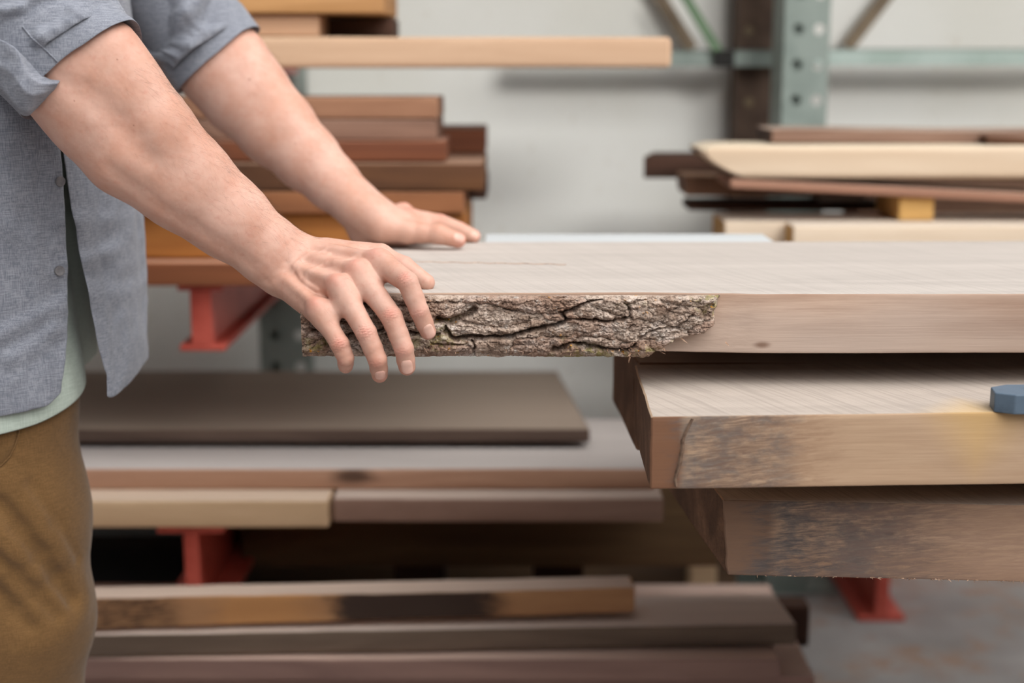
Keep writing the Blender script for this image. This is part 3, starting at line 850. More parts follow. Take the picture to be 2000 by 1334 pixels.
def near_base(p):
    d = sweep(p, NEAR_ST, .012)
    for pts, rs in NEAR_MUS: d = smin(d, chain(p, pts, rs, .010), .030)
    palm = None
    for m0, (pts, rs), r1 in zip(MC0, R_FING.values(), (.0118, .0120, .0116, .0108)):
        c = capsule(p, m0 - hand_n * .002, pts[0] - hand_n * .003, .0135, r1)
        palm = c if palm is None else smin(palm, c, .011)
    th = chain(p, *R_TH, .002)
    cm = W_N + across * .020 - hand_n * .004
    then = capsule(p, cm, R_TH[0][1], .0145, .0125)
    palm = smin(palm, then, .014)
    web = capsule(p, R_TH[0][0], Mi - hand_n * .010, .011, .006)
    palm = smin(palm, web, .012)
    hypo = capsule(p, W_N - across * .016 - hand_n * .006, Mp - hand_n * .010, .0145, .010)
    palm = smin(palm, hypo, .010)
    ks = list(R_FING)
    for k0, k1 in zip(ks[:-1], ks[1:]):  # webs between the fingers
        (p0, _), (p1, _) = R_FING[k0], R_FING[k1]
        palm = smin(palm, capsule(p, np.asarray(p0[0]) * .74 + np.asarray(p0[1]) * .26 - hand_n * .002, np.asarray(p1[0]) * .74 + np.asarray(p1[1]) * .26 - hand_n * .002, .0088, .0088), .008)
    for (pts, rs) in R_FING.values():    # knuckles
        palm = smin(palm, ell(p, np.asarray(pts[0]) + hand_n * .0035, (.0085, .0085, .0085)), .009)
    d = smin(d, palm, .016)
    d = smin(d, th, .009)
    res = d
    for (pts, rs) in R_FING.values():
        pts = [np.asarray(q) for q in pts]
        rs_ = list(rs)
        tip = fingertip(pts[2], pts[3], rs_[3])
        m1 = pts[0] * .45 + pts[1] * .55; m2 = pts[1] * .45 + pts[2] * .55
        r01 = (rs_[0] * .45 + rs_[1] * .55) * .985; r12 = (rs_[1] + rs_[2]) * .5 * .995
        fd = chain(p, [pts[0], m1, pts[1], m2, pts[2], tip * .6 + pts[2] * .4, tip], [rs_[0], r01, rs_[1] * 1.0, r12, rs_[2], (rs_[2] * .35 + rs_[3] * .65) * 1.03, rs_[3]], .0012)
        fd = smin(fd, ell(p, pts[1] + hand_n * .0012, (.0086,) * 3), .003)
        res = np.minimum(res, smin(d, fd, .007))
    return res
print('near hand dir', across, hand_n)

# veins and tendons run under the skin of the back of the hand
VEINS_PX = [[(575, 520), (588, 508), (604, 499), (622, 497), (640, 498)], [(596, 545), (606, 533), (620, 523), (638, 517), (655, 513)],
            [(583, 530), (590, 545), (602, 556), (620, 566)], [(655, 513), (680, 508), (700, 503)], [(622, 497), (640, 488), (664, 486)]]
NEAR_VEIN = []
for ln in VEINS_PX:
    q = [march(near_base, x, y) for x, y in ln]
    q = [v for v in q if v is not None]
    if len(q) > 1: NEAR_VEIN.append(q)
TEND = [(MC0[i] + hand_n * .009, np.asarray(R_FING[k][0][0]) + hand_n * .0085) for i, k in enumerate(R_FING)]
NEAR_GRV = []
for ln, dep, wd in (([(128, 160), (160, 178), (195, 203), (232, 238), (262, 272), (292, 308)], .0030, .011), ([(215, 330), (290, 385), (360, 432), (430, 476), (490, 518)], .0016, .008),
                    ([(500, 560), (524, 548), (548, 530), (560, 515)], .0012, .006)):
    q = [march(near_base, x, y) for x, y in ln]; NEAR_GRV.append(([v for v in q if v is not None], dep, wd))
def near_sdf(p):
    d = near_base(p)
    m = np.abs(d) < .02
    if m.any() and len(p) > 0:
        q = p[m]; e = d[m]
        for ln in NEAR_VEIN:
            e = smin(e, chain(q, [v - hand_n * .0003 for v in ln], [.0018] * len(ln), .001), .0032)
        for a, b in TEND:
            e = smin(e, capsule(q, a, b, .003, .0035), .007)
        for ln, dep, wd in NEAR_GRV:
            c = np.maximum(chain(q, ln, [.0005] * len(ln), .01), 0); e = e + dep * np.exp(-(c / wd) ** 2)
        d = d.copy(); d[m] = e
    return d

# ------------------------------------------------------------------ the far (left) arm and hand
ZT = SLAB_TOP_Z
def onslab(px, py, dz): return PZ(px, py, ZT + dz)
YW = 1.795
W_F = P(722, 420, YW)
L_FING = {
    'index': ([P(804, 430, 1.812), P(860, 436, 1.826), P(897, 449, 1.835), P(936, 466, 1.842)], [.0130, .0115, .0104, .0088]),
    'middle': ([P(798, 426, 1.838), P(846, 434, 1.866), P(868, 448, 1.880), P(880, 470, 1.882)], [.0120, .0104, .0095, .0082]),
    'ring': ([P(788, 416, 1.860), P(826, 436, 1.890), P(842, 456, 1.899), P(848, 478, 1.893)], [.0114, .0099, .0091, .0080]),
    'little': ([P(772, 418, 1.880), P(800, 437, 1.905), P(810, 456, 1.908), P(812, 474, 1.900)], [.0104, .0090, .0083, .0074]),
}
L_TH = ([P(748, 443, 1.775), P(797, 453, 1.772), P(856, 457, 1.767), P(908, 473, 1.767)], [.0175, .0140, .0122, .0100])
FAR_AX = nrmz(W_F - P(420, 110, 1.86)); wF = in_plane(FAR_AX)
hF = nrmz([.10, -.12, 1.0])
acF = nrmz(np.cross(np.asarray(L_FING['middle'][0][0]) - W_F, hF)); acF = acF if acF[1] < 0 else -acF     # towards the thumb, the camera's side
FAR_ST = [(P(120, -264, 1.80), wF, .058, .058), (P(290, -60, 1.84), wF, .057, .056), (P(395, 78, 1.86), wF, .0575, .054), (P(440, 135, 1.855), wF, .0575, .052),
          (P(480, 185, 1.85), wF, .055, .049), (P(540, 250, 1.84), wF, .0490, .044), (P(600, 310, 1.825), wF, .0405, .037),
          (P(650, 358, 1.813), wF, .0335, .0315), (P(693, 397, 1.800), wF, .0285, .0290), (W_F, nrmz(wF * .4 + acF * .4), .0275, .0280)]
FMC0 = [W_F + acF * o for o in (.017, .006, -.006, -.017)]
def far_sdf(p):
    d = sweep(p, FAR_ST, .012)
    d = smin(d, chain(p, [P(470, 110, 1.84), P(560, 235, 1.825), P(640, 325, 1.815)], [.020, .018, .010], .006), .022)
    palm = None
    for m0, (pts, rs), r1 in zip(FMC0, L_FING.values(), (.012, .012, .0116, .0108)):
        c = capsule(p, m0, np.asarray(pts[0]) - hF * .002, .0138, r1)
        palm = c if palm is None else smin(palm, c, .011)
    heel = W_F * .8 + np.asarray(L_FING['middle'][0][0]) * .2
    palm = smin(palm, capsule(p, PZ(706, 455, ZT + .0165) , PZ(785, 459, ZT + .0150), .0165, .0145), .016)
    palm = smin(palm, capsule(p, P(735, 425, 1.785), P(790, 440, 1.79), .020, .017), .014)
    palm = smin(palm, capsule(p, W_F + acF * .012, L_TH[0][0], .016, .016), .012)
    palm = smin(palm, capsule(p, L_TH[0][0], np.asarray(L_FING['index'][0][0]) - hF * .006, .012, .009), .012)
    palm = smin(palm, capsule(p, np.asarray(L_TH[0][1]) * .6 + np.asarray(L_TH[0][2]) * .4, np.asarray(L_FING['index'][0][0]) * .45 + np.asarray(L_FING['index'][0][1]) * .55, .008, .0095), .014)
    for (pts, rs) in L_FING.values(): palm = smin(palm, ell(p, np.asarray(pts[0]) + hF * .0035, (.0085,) * 3), .009)
    d = smin(d, palm, .016)
    t = [np.asarray(q) for q in L_TH[0]]; tr = L_TH[1]
    tip = fingertip(t[2], t[3], tr[3])
    d2 = smin(d, chain(p, [t[0], t[1], (t[1] + t[2]) / 2, t[2], tip], [tr[0], tr[1], .0118, tr[2], tr[3]], .005), .008)
    res = d2
    for (pts, rs) in L_FING.values():
        pts = [np.asarray(q) for q in pts]; tip = fingertip(pts[2], pts[3], rs[3])
        m1 = (pts[0] + pts[1]) / 2
        fd = chain(p, [pts[0], m1, pts[1], pts[2], tip], [rs[0], (rs[0] + rs[1]) / 2 * .98, rs[1] * 1.02, rs[2], rs[3]], .0015)
        res = np.minimum(res, smin(d, fd, .007))
    return res

# ------------------------------------------------------------------ head, neck and trunk (under the clothes)
def trunk_sdf(p):
    y = A3([0, 1, 0])
    st = [((-.612, 1.645, .86), y, .135, .085), ((-.612, 1.645, 1.0), y, .125, .080), ((-.615, 1.645, 1.2), y, .145, .092), ((-.625, 1.645, 1.34), y, .150, .085), ((-.62, 1.645, 1.40), y, .10, .06)]
    d = sweep(p, st, .03)
    for s in (-1, 1): d = smin(d, capsule(p, (-.62, 1.645 + s * .06, 1.40), (-.625, 1.645 + s * .15, 1.375), .05, .055), .04)
    d = smin(d, capsule(p, (-.615, 1.645, 1.38), (-.585, 1.645, 1.52), .060, .056), .03)
    # head, bent down towards the hands
    hx = nrmz([.88, 0, -.47]); hz = nrmz([.47, 0, .88]); ax = np.stack([hx, [0, 1, 0], hz])
    hc = np.array([-.555, 1.645, 1.625])
    def hp(a, b, c): return hc + hx * a + np.array([0, b, 0]) + hz * c
    d2 = ell(p, hp(-.01, 0, .035), (.098, .076, .095), ax)
    d2 = smin(d2, ell(p, hp(.022, 0, -.045), (.070, .060, .085), ax), .03)
    d2 = smin(d2, ell(p, hp(.070, 0, -.098), (.022, .026, .020), ax), .025)           # chin
    d2 = smin(d2, capsule(p, hp(.085, 0, .010), hp(.108, 0, -.030), .009, .014), .012)  # nose
    for s in (-1, 1):
        d2 = smin(d2, capsule(p, hp(.080, s * .012, .022), hp(.070, s * .048, .022), .010, .010), .014)   # brows
        d2 = smax(d2, -ell(p, hp(.096, s * .031, .002), (.014, .016, .010), ax), .010)   # eye sockets
        d2 = smin(d2, ell(p, hp(.078, s * .031, .001), (.013, .013, .0125), ax), .003)    # eyeballs under lids
        d2 = smin(d2, ell(p, hp(.060, s * .045, -.030), (.020, .018, .018), ax), .02)
        d2 = smin(d2, ell(p, hp(-.012, s * .077, -.005), (.020, .008, .031), ax), .006)    # ears
    d2 = smin(d2, capsule(p, hp(.090, -.020, -.062), hp(.090, .020, -.062), .006, .006), .010)
    d2 = smin(d2, capsule(p, hp(.088, -.017, -.074), hp(.088, .017, -.074), .007, .007), .010)
    d2 = smax(d2, -capsule(p, hp(.100, -.022, -.068), hp(.100, .022, -.068), .0035, .0035), .004)
    return smin(d, d2, .03), d2, hp
trunk = lambda p: trunk_sdf(p)[0]
HP = trunk_sdf(A3([[0, 0, 0]]))[2]

import os
H_HAND = float(os.environ.get('HH', '0.0008'))
def bbox(pts, pad):
    pts = np.array(pts); return pts.min(0) - pad, pts.max(0) + pad
n_all = [s[0] for s in NEAR_ST] + [q for v in R_FING.values() for q in v[0]] + list(R_TH[0])
f_all = [s[0] for s in FAR_ST] + [q for v in L_FING.values() for q in v[0]] + list(L_TH[0])
vn_, fn_ = net(near_sdf, *bbox(n_all, .09), H_HAND)
vf_, ff_ = net(far_sdf, *bbox(f_all, .09), H_HAND * 1.8)
vt_, ft_ = net(trunk, (-.80, 1.35, .72), (-.36, 1.95, 1.80), .005)
print('body verts', len(vn_), len(vf_), len(vt_))

# skin creases over the finger joints, worked into the surface
def creases(v, f, fingers, joints, hn, deep=.00062):
    g = grad(f, v); disp = np.zeros(len(v)); red = np.zeros(len(v))
    for key, (pts, rs) in fingers.items():
        pts = [np.asarray(q) for q in pts]
        for j in (1, 2):
            c = pts[j]; ax = nrmz(pts[j + 1] - pts[j - 1]); q = v - c
            m = (q * q).sum(1) < (.017 if j == 1 else .013) ** 2
            if not m.any(): continue
            s = q[m] @ ax
            dn = nrmz(hn - (hn @ ax) * ax); lat = np.cross(ax, dn)
            up = np.clip((g[m] @ dn - .1) / .5, 0, 1)
            lt = q[m] @ lat
            wob = .0006 * np.sin(lt * 900 + j + len(key)) + .0005 * np.sin(lt * 2100)
            w = 0
            offs = ((-.0054, .6, .0008), (-.0026, 1, .00075), (.0003, 1.15, .0008), (.0031, .9, .0007), (.0060, .5, .0007)) if j == 1 else ((-.0013, .8, .0007), (.0014, .8, .0007))
            for o, a, sg in offs: w = w + a * np.exp(-((s + wob - o - lt * lt * 18 * np.sign(o)) / sg) ** 2)
            disp[m] -= deep * (1.0 if j == 1 else .6) * w * up * np.exp(-(lt / .0075) ** 4)
            red[m] = np.maximum(red[m], (1.0 if j == 1 else .7) * np.exp(-(s / .0062) ** 2) * up * np.exp(-(lt / .0075) ** 2))
        tip = pts[3]
        q = v - tip; red = np.maximum(red, .6 * np.exp(-(q * q).sum(1) / .012 ** 2))
        q = v - (pts[0] + hn * .010); red = np.maximum(red, .95 * np.exp(-(q * q).sum(1) / .0085 ** 2) )
    disp += .00004 * fbm(v * 900, 5, 2) + .00022 * fbm(v * 140, 8, 2)
    return v + g * disp[:, None], red
vn2, redn = creases(vn_, near_sdf, R_FING, (1, 2), hand_n)
vf2, redf = creases(vf_, far_sdf, L_FING, (1, 2), hF, .0003)
q = vf2 - np.asarray(L_TH[0][3]); redf = np.maximum(redf, .9 * np.exp(-(q * q).sum(1) / .016 ** 2))
q = vn2 - np.asarray(R_TH[0][2]); redn = np.maximum(redn, .5 * np.exp(-(q * q).sum(1) / .012 ** 2))

def skin_material():
    t = NT('skin'); co = t.coord()
    n1 = t.noise(co, 28, 4, .6); n2 = t.noise(co, 160, 4, .6); n3 = t.noise(co, 9, 2)
    c = t.mix(t.grey(n1, .3, .8), lin((204, 164, 148)), lin((192, 143, 123)))
    c = t.mix(t.grey(n3, .4, .75, 0, .3), c, lin((186, 134, 108)))
    c = t.mix(t.grey(n2, .5, .8, 0, .35), c, lin((186, 122, 104)))
    a = t.n('ShaderNodeAttribute', attribute_name='flush')
    c = t.mix(t.math('MULTIPLY', a.outputs['Fac'], .50), c, lin((204, 122, 106)))
    mo = t.n('ShaderNodeAttribute', attribute_name='mole')
    c = t.mix(mo.outputs['Fac'], c, lin((120, 66, 48)))
    vor = t.n('ShaderNodeTexVoronoi', feature='DISTANCE_TO_EDGE'); vor.inputs['Scale'].default_value = 1500
    t.l(co, vor.inputs['Vector'])
    b = t.bump(t.grey(vor.outputs['Distance'], 0, .25), .00012, .35)
    b = t.bump(t.noise(co, 420, 3), .00014, .4, b)
    t.b.inputs['Subsurface Weight'].default_value = 0.12
    t.b.inputs['Subsurface Radius'].default_value = (1.0, .35, .2)
    t.b.inputs['Subsurface Scale'].default_value = .004
    t.b.inputs['Specular IOR Level'].default_value = .4
    return t.done(c, .52, b)
M_SKIN = skin_material()
M_NAIL = plain('fingernail', lin((220, 178, 162)), lin((208, 160, 146)), .28, 60, .00002)
M_HAIR = plain('brown_hair', lin((70, 48, 34)), lin((44, 30, 22)), .5, 60)

allv = np.concatenate([vn2, vf2, vt_]); allf = np.concatenate([fn_, ff_ + len(vn2), ft_ + len(vn2) + len(vf2)])
person = mesh_obj('person', allv, allf, M_SKIN)
prop(person, 'person in a grey rolled-sleeve shirt and brown trousers, both hands on the bark-edged slab', 'person')
at = person.data.attributes.new('flush', 'FLOAT', 'POINT')
at.data.foreach_set('value', np.concatenate([redn, redf, np.zeros(len(vt_))]).astype(np.float32))
mole = np.zeros(len(allv))
for f, x, y, r in ((near_sdf, 229, 116, .0007), (near_sdf, 261, 245, .0006), (near_sdf, 145, 197, .0006), (far_sdf, 487, 155, .0011), (far_sdf, 577, 280, .0009)):
    c = march(f, x, y)
    if c is not None:
        qq = allv - c; mole = np.maximum(mole, .8 * np.clip(1.5 - np.sqrt((qq * qq).sum(1)) / r, 0, 1))
at = person.data.attributes.new('mole', 'FLOAT', 'POINT'); at.data.foreach_set('value', mole.astype(np.float32))

# ------------------------------------------------------------------ fingernails
def nail(f, px, py, axis, hw, hl, tilt=None):
    c = march(f, px, py)
    if c is None: return
    n = grad(f, A3([c]))[0].astype(float)
    if tilt is not None: n = nrmz(n + np.asarray(tilt))
    ax = nrmz(axis - (axis @ n) * n); sd = np.cross(n, ax)
    N = 13; us = np.linspace(-1, 1, N); pts = []
    for v in us:
        for u in us:
            # rounded rectangle outline
            w = hw * (1 - .16 * max(0, -v) ** 2 - .05 * max(0, v) ** 2)
            lim = math.sqrt(max(0, 1 - abs(u) ** 2.3)) if v < 0 else math.sqrt(max(0, 1 - abs(u) ** 2.4))
            vv = v * (.30 + .70 * lim) if v < 0 else v * (.52 + .48 * lim)
            pts.append(c + sd * (u * w) + ax * (vv * hl) + n * .012)
    pts = np.array(pts)
    for _ in range(60): pts = pts - n * (np.clip(f(A3(pts)), -.003, .003) * .7)[:, None]
    uu, vv = np.meshgrid(us, us)
    g = grad(f, pts)
    edge = np.maximum(np.abs(uu), np.abs(vv)).ravel()
    lift = .00050 - .0008 * np.clip((np.abs(uu.ravel()) - .7) / .3, 0, 1) - .0008 * np.clip((-vv.ravel() - .75) / .25, 0, 1)
    top = pts + g * lift[:, None]
    top[vv.ravel() > .9] += ax * .0006
    bot = pts - g * .0006
    v = np.concatenate([top, bot]); fs = []
    for j in range(N - 1):
        for i in range(N - 1):
            a = j * N + i
            fs.append((a, a + 1, a + N + 1, a + N)); fs.append((a + N * N, a + N + N * N, a + N + 1 + N * N, a + 1 + N * N))
    rim = [i for i in range(N)] + [j * N + N - 1 for j in range(1, N)] + [(N - 1) * N + i for i in range(N - 2, -1, -1)] + [j * N for j in range(N - 2, 0, -1)]
    for i in range(len(rim)):
        a, b = rim[i], rim[(i + 1) % len(rim)]; fs.append((a, a + N * N, b + N * N, b))
    o = mesh_obj('fingernail', v, fs, M_NAIL, person, sharp=60)
    return o
def fax(F, k): return np.asarray(F[k][0][3]) - np.asarray(F[k][0][2])
nail(near_sdf, 838, 646, fax(R_FING, 'index'), .0061, .0076)
nail(near_sdf, 795, 716, fax(R_FING, 'middle'), .0064, .0078)
nail(near_sdf, 743, 733, fax(R_FING, 'ring') + np.array([0, .0, -.008]), .0058, .0056)
nail(far_sdf, 896, 463, np.asarray(L_TH[0][3]) - np.asarray(L_TH[0][2]), .0062, .0068)
nail(far_sdf, 926, 459, fax(L_FING, 'index'), .0052, .0055)

# ------------------------------------------------------------------ arm hair
def hairs(v, f, ax, n, side, lo, hi, parent, base, lmin=.006, lmax=.016, seed=3):
    r = np.random.default_rng(seed)
    s = (v - base) @ ax
    g = grad(f, v)
    wgt = ((s > lo) & (s < hi)) * np.clip((g @ side) * .9 + .25, 0.0, 1) ** 1.3
    wgt = wgt * np.clip((hi - s) / .05, 0, 1)
    idx = r.choice(len(v), n, p=wgt / wgt.sum())
    cu = bpy.data.curves.new('arm_hair', 'CURVE'); cu.dimensions = '3D'; cu.bevel_depth = .000032; cu.bevel_resolution = 0; cu.resolution_u = 2
    for i in idx:
        p0 = v[i]; nn = g[i].astype(float); L = r.uniform(lmin, lmax)
        d = nrmz(ax * r.uniform(.7, 1.0) + nn * r.uniform(.15, .55) + side * r.normal(0, .25) + r.normal(0, .12, 3) + np.cross(nn, ax) * r.normal(.0, .35))
        sp = cu.splines.new('POLY'); sp.points.add(3)
        for k in range(4):
            t = k / 3; q = p0 + d * L * t + ax * (L * .25 * t * t) - nn * (L * .22 * t * t)
            sp.points[k].co = (*q, 1); sp.points[k].radius = 1.0 - .75 * t
    cu.materials.append(M_HAIR)
    o = bpy.data.objects.new('arm_hair', cu); C.objects.link(o); o.parent = parent; o['kind'] = 'stuff'
    return o
upN = nrmz(np.array([.62, .25, .74]))
hairs(vn_, near_sdf, arm_axis, 2600, upN, .03, .33, person, np.asarray(P(168, 155, 1.425)), seed=3)
hairs(vf_, far_sdf, FAR_AX, 900, upN, .02, .30, person, np.asarray(P(440, 135, 1.855)), seed=5)
# ------------------------------------------------------------------ clothes
def cloth(name, c1, c2, weave=1500, fuzz=.5):
    t = NT(name); co = t.coord()
    a = t.noise(t.mapping(co, (weave, weave, weave * .06)), 1, 2, .6); b = t.noise(t.mapping(co, (weave * .06, weave * .06, weave)), 1, 2, .6)
    n = t.noise(co, 14, 4, .6)
    k = t.math('MULTIPLY', t.math('ADD', a, b), .5)
    c = t.mix(t.grey(k, .38, .62), c1, c2)
    c = t.mix(t.grey(n, .4, .7, 0, .25), c, tuple(v * .8 for v in c2[:3]) + (1,))
    t.b.inputs['Sheen Weight'].default_value = .15
    t.b.inputs['Specular IOR Level'].default_value = .15
    return t.done(c, .9, t.bump(k, .0005, .5))
M_SHIRT = cloth('grey_chambray', lin((146, 149, 158)), lin((106, 110, 121)))
M_TEE = cloth('pale_green_jersey', lin((186, 198, 188)), lin((170, 182, 172)), 900)
M_TRO = cloth('brown_twill', lin((118, 88, 54)), lin((98, 72, 42)), 1600)
M_BTN = plain('shirt_button', lin((120, 118, 120)), lin((90, 88, 92)), .35, 100)
M_SHOE = plain('brown_leather', lin((74, 50, 34)), lin((52, 34, 24)), .5, 30)

def grid_obj(name, G, mat, parent, thick=.0012, closed_u=False, sub=1):
    nu, nv = G.shape[:2]
    i = np.arange(nu * nv).reshape(nu, nv)
    if closed_u: i = np.concatenate([i, i[:1]], 0)
    q = np.stack([i[:-1, :-1], i[1:, :-1], i[1:, 1:], i[:-1, 1:]], -1).reshape(-1, 4)
    o = mesh_obj(name, G.reshape(-1, 3), q, mat, parent)
    if thick:
        m = o.modifiers.new('thick', 'SOLIDIFY'); m.thickness = thick; m.offset = 0
    if sub:
        m = o.modifiers.new('soft', 'SUBSURF'); m.levels = sub; m.render_levels = sub
    return o

def folds(G, cc, lines):                   # drawn-in folds: (photo polyline, depth Y, width, height; negative = hollow)
    H = G.reshape(-1, 3).copy(); front = np.clip((cc[1] + .015 - H[:, 1]) / .02, 0, 1)
    for pts, Y, wid, amp in lines:
        q = np.array([P(x, y, Y) for x, y in pts]); best = np.full(len(H), 9.0); tt = np.zeros(len(H))
        a0 = 0
        for a, b in zip(q[:-1], q[1:]):
            ab = (b - a)[[0, 2]]; t = np.clip(((H[:, [0, 2]] - a[[0, 2]]) @ ab) / (ab @ ab), 0, 1)
            d = np.linalg.norm(H[:, [0, 2]] - a[[0, 2]] - t[:, None] * ab, axis=1); best = np.minimum(best, d)
        k = amp * (np.exp(-(best / wid) ** 2) - .45 * np.exp(-((best - 2 * wid) / wid) ** 2))
        H += np.array([.25, -.9, .35]) * (k * front)[:, None]
    return H.reshape(G.shape)
CXY = np.array([-.600, 1.645])
def sect(th, z, a, b, n=2.3, cx=-.60, cy=1.645):
    c, s = np.cos(th), np.sin(th)
    return np.stack([cx + a * np.sign(c) * np.abs(c) ** (2 / n), cy + b * np.sign(s) * np.abs(s) ** (2 / n), z], -1)
def prof(z, zs, vs): return np.interp(z, zs, vs)
ZS = [.74, .85, .95, 1.08, 1.20, 1.32, 1.385, 1.425, 1.455]
AA = [.155, .156, .156, .156, .156, .150, .135, .105, .075]
BB = [.205, .206, .205, .205, .208, .205, .185, .120, .075]
NEAR_EDGE = [(108, 150), (109, 270), (118, 400), (126, 520), (130, 620), (131, 700), (122, 792)]
FAR_EDGE = [(114, 150), (117, 265), (128, 330), (140, 420), (152, 500), (160, 560), (168, 620), (179, 700), (193, 757)]
def edge_theta(target, z, a, b, lo, hi, flare=0):
    ths = np.linspace(lo, hi, 400)
    pts = sect(ths, np.full(400, z), a + flare, b + flare)
    pr = np.array([proj(p) for p in pts])
    tx = np.interp(pr[:, 1], [t[1] for t in target], [t[0] for t in target])
    k = np.argmin(np.abs(pr[:, 0] - tx))
    return ths[k]
def shirt_body():
    NV, NU = 130, 190
    zs = np.linspace(.775, 1.455, NV)
    G = np.zeros((NU, NV, 3))
    for j, z in enumerate(zs):
        a, b = prof(z, ZS, AA), prof(z, ZS, BB)
        zc = min(z, 1.10)
        tf = edge_theta(FAR_EDGE, zc, prof(zc, ZS, AA), prof(zc, ZS, BB), -1.35, -.05)
        tn = edge_theta(NEAR_EDGE, zc, prof(zc, ZS, AA), prof(zc, ZS, BB), -1.45, -.15)
        if z > 1.1:
            k = (z - 1.1) / .355; tf = tf * (1 - k) + -.30 * k; tn = tn * (1 - k) + -.42 * k
        tn = min(tn, tf - .004)
        th = np.linspace(tf, tn + 2 * PI, NU)
        # the hem: shirt tail lower at the front and the back, cut up at the sides
        G[:, j] = sect(th, np.full(NU, z), a, b)
        S = np.stack([np.cos(th), np.sin(th), np.zeros(NU)], -1)
        q = np.stack([th * 2.2, np.full(NU, z * 3.2), np.zeros(NU)], -1)
        w = .0085 * fbm(q * np.array([1.6, .8, 1]), 51, 3) + .0030 * fbm(np.stack([th * 7, np.full(NU, z * 9), th * 0], -1), 52, 3)
        w += .0022 * (1 - np.abs(fbm(np.stack([th * 5 + z * 10, z * 16 - th * 3, th * 0], -1), 57, 2))) ** 4
        G[:, j] += S * w[:, None]
        # front far panel stands off near its edge; placket doubled
        s = (th - tf); hem = np.clip((.95 - z) / .17, 0, 1)
        G[:, j] += S * (.010 * hem * np.exp(-(s / .5) ** 2))[:, None]
        G[:, j] += S * (.0016 * (np.exp(-((s - .0) / .16) ** 6)))[:, None]
        s2 = (tn + 2 * PI - th)
        G[:, j] += S * (.0016 * (np.exp(-((s2 - .0) / .16) ** 6)))[:, None]
    # hem line by angle
    th = np.linspace(-.6, 2 * PI - .7, NU)
    hz = .775 + .030 * np.clip(np.sin(th), -1, 1) ** 2 * 0
    u = np.linspace(0, 1, NU)
    hemz = np.interp(u, [0, .006, .06, .13, .25, .5, .75, .93, .985, 1.0], [.792, .789, .797, .806, .815, .785, .80, .790, .795, .806])
    for i in range(NU):
        z0, z1 = zs[0], zs[-1]
        k = np.clip((1.0 - zs) / (1.0 - z0), 0, 1)
        G[i, :, 2] += (hemz[i] - z0) * k
    return G
GS = shirt_body()
GS = folds(GS, np.array([0, 1.72, 0]), [([(165, 497), (205, 502), (214, 540)], 1.55, .006, .0035), ([(186, 545), (238, 588)], 1.58, .007, .0040), ([(208, 500), (242, 468)], 1.6, .007, .0035), ([(160, 420), (220, 445)], 1.56, .008, .0030),
    ([(0, 655), (55, 630), (105, 602)], 1.46, .007, .0035), ([(25, 700), (90, 655)], 1.46, .007, .0030), ([(0, 430), (40, 470), (60, 540)], 1.46, .009, .0030), ([(85, 560), (112, 640)], 1.5, .007, .0025)])
shirt = grid_obj('shirt', GS, M_SHIRT, person, .0016)
shirt['label'] = 'grey open-front shirt'

# sleeves follow the upper arms; the cuff is rolled up into a thick band
def tube(stations, nu, rows, wr, seed, flat=.0, squash=1.0, off=0.0):
    """rings about a line of (centre, across, half-width, half-depth)"""
    cs = np.array([s[0] for s in stations]); L = np.concatenate([[0], np.cumsum(np.linalg.norm(np.diff(cs, axis=0), axis=1))]); L /= L[-1]
    G = np.zeros((nu, rows, 3))
    for j in range(rows):
        t = j / (rows - 1)
        c = np.array([np.interp(t, L, cs[:, k]) for k in range(3)]); a = np.interp(t, L, [s[2] for s in stations]); b = np.interp(t, L, [s[3] for s in stations])
        w = nrmz([np.interp(t, L, [s[1][k] for s in stations]) for k in range(3)])
        e = 1e-3; d = nrmz(np.array([np.interp(min(1, t + e), L, cs[:, k]) - np.interp(max(0, t - e), L, cs[:, k]) for k in range(3)]))
        w = nrmz(w - (w @ d) * d); n = np.cross(d, w)
        th = np.linspace(0, 2 * PI, nu, endpoint=False)
        r = 1 + 0 * th
        p = c + np.cos(th)[:, None] * w * (a + off) + np.sin(th)[:, None] * n * (b + off)
        q = np.stack([np.cos(th) * 1.3, np.sin(th) * 1.3, np.full(nu, t * 3.0)], -1)
        tw = np.stack([np.cos(th + t * 2) * 2.2, np.sin(th + t * 2) * 2.2, np.full(nu, t * 9.0)], -1)
        disp = wr * .8 * fbm(q * 1.4, seed, 3) + wr * 1.1 * ((1 - np.abs(fbm(tw * .8, seed + 4, 2))) ** 4 - .3) * (.4 + .6 * min(1, (1 - t) * 4)) + wr * .2 * fbm(q * 8, seed + 8, 2)
        rad = np.cos(th)[:, None] * w + np.sin(th)[:, None] * n
        G[:, j] = p + rad * disp[:, None]
    return G
def push(G, f, gap):                      # keep the cloth outside what it covers
    sh = G.shape; q = G.reshape(-1, 3).copy()
    for _ in range(25):
        d = f(A3(q)); m = d < gap
        if not m.any(): break
        q[m] += grad(f, q[m]) * (gap - d[m])[:, None]
    return q.reshape(sh)
NEAR_FOLDS = [([(58, 95), (110, 66), (165, 38), (235, 2)], 1.36, .010, .0085), ([(70, 60), (125, 22), (170, -20)], 1.36, .010, .0075), ([(118, 112), (170, 82), (225, 52)], 1.36, .009, .0050),
              ([(14, 60), (44, 84), (66, 108)], 1.36, .009, -.009), ([(-5, 40), (45, 15), (80, -20)], 1.36, .010, .008)]
FAR_FOLDS = [([(325, 140), (385, 92), (440, 44), (475, 5)], 1.79, .012, .010), ([(300, 110), (345, 52), (390, -10)], 1.79, .013, .011), ([(370, 150), (425, 108), (478, 76)], 1.79, .009, .006),
             ([(235, 30), (280, 20), (296, 60)], 1.79, .022, -.045)]
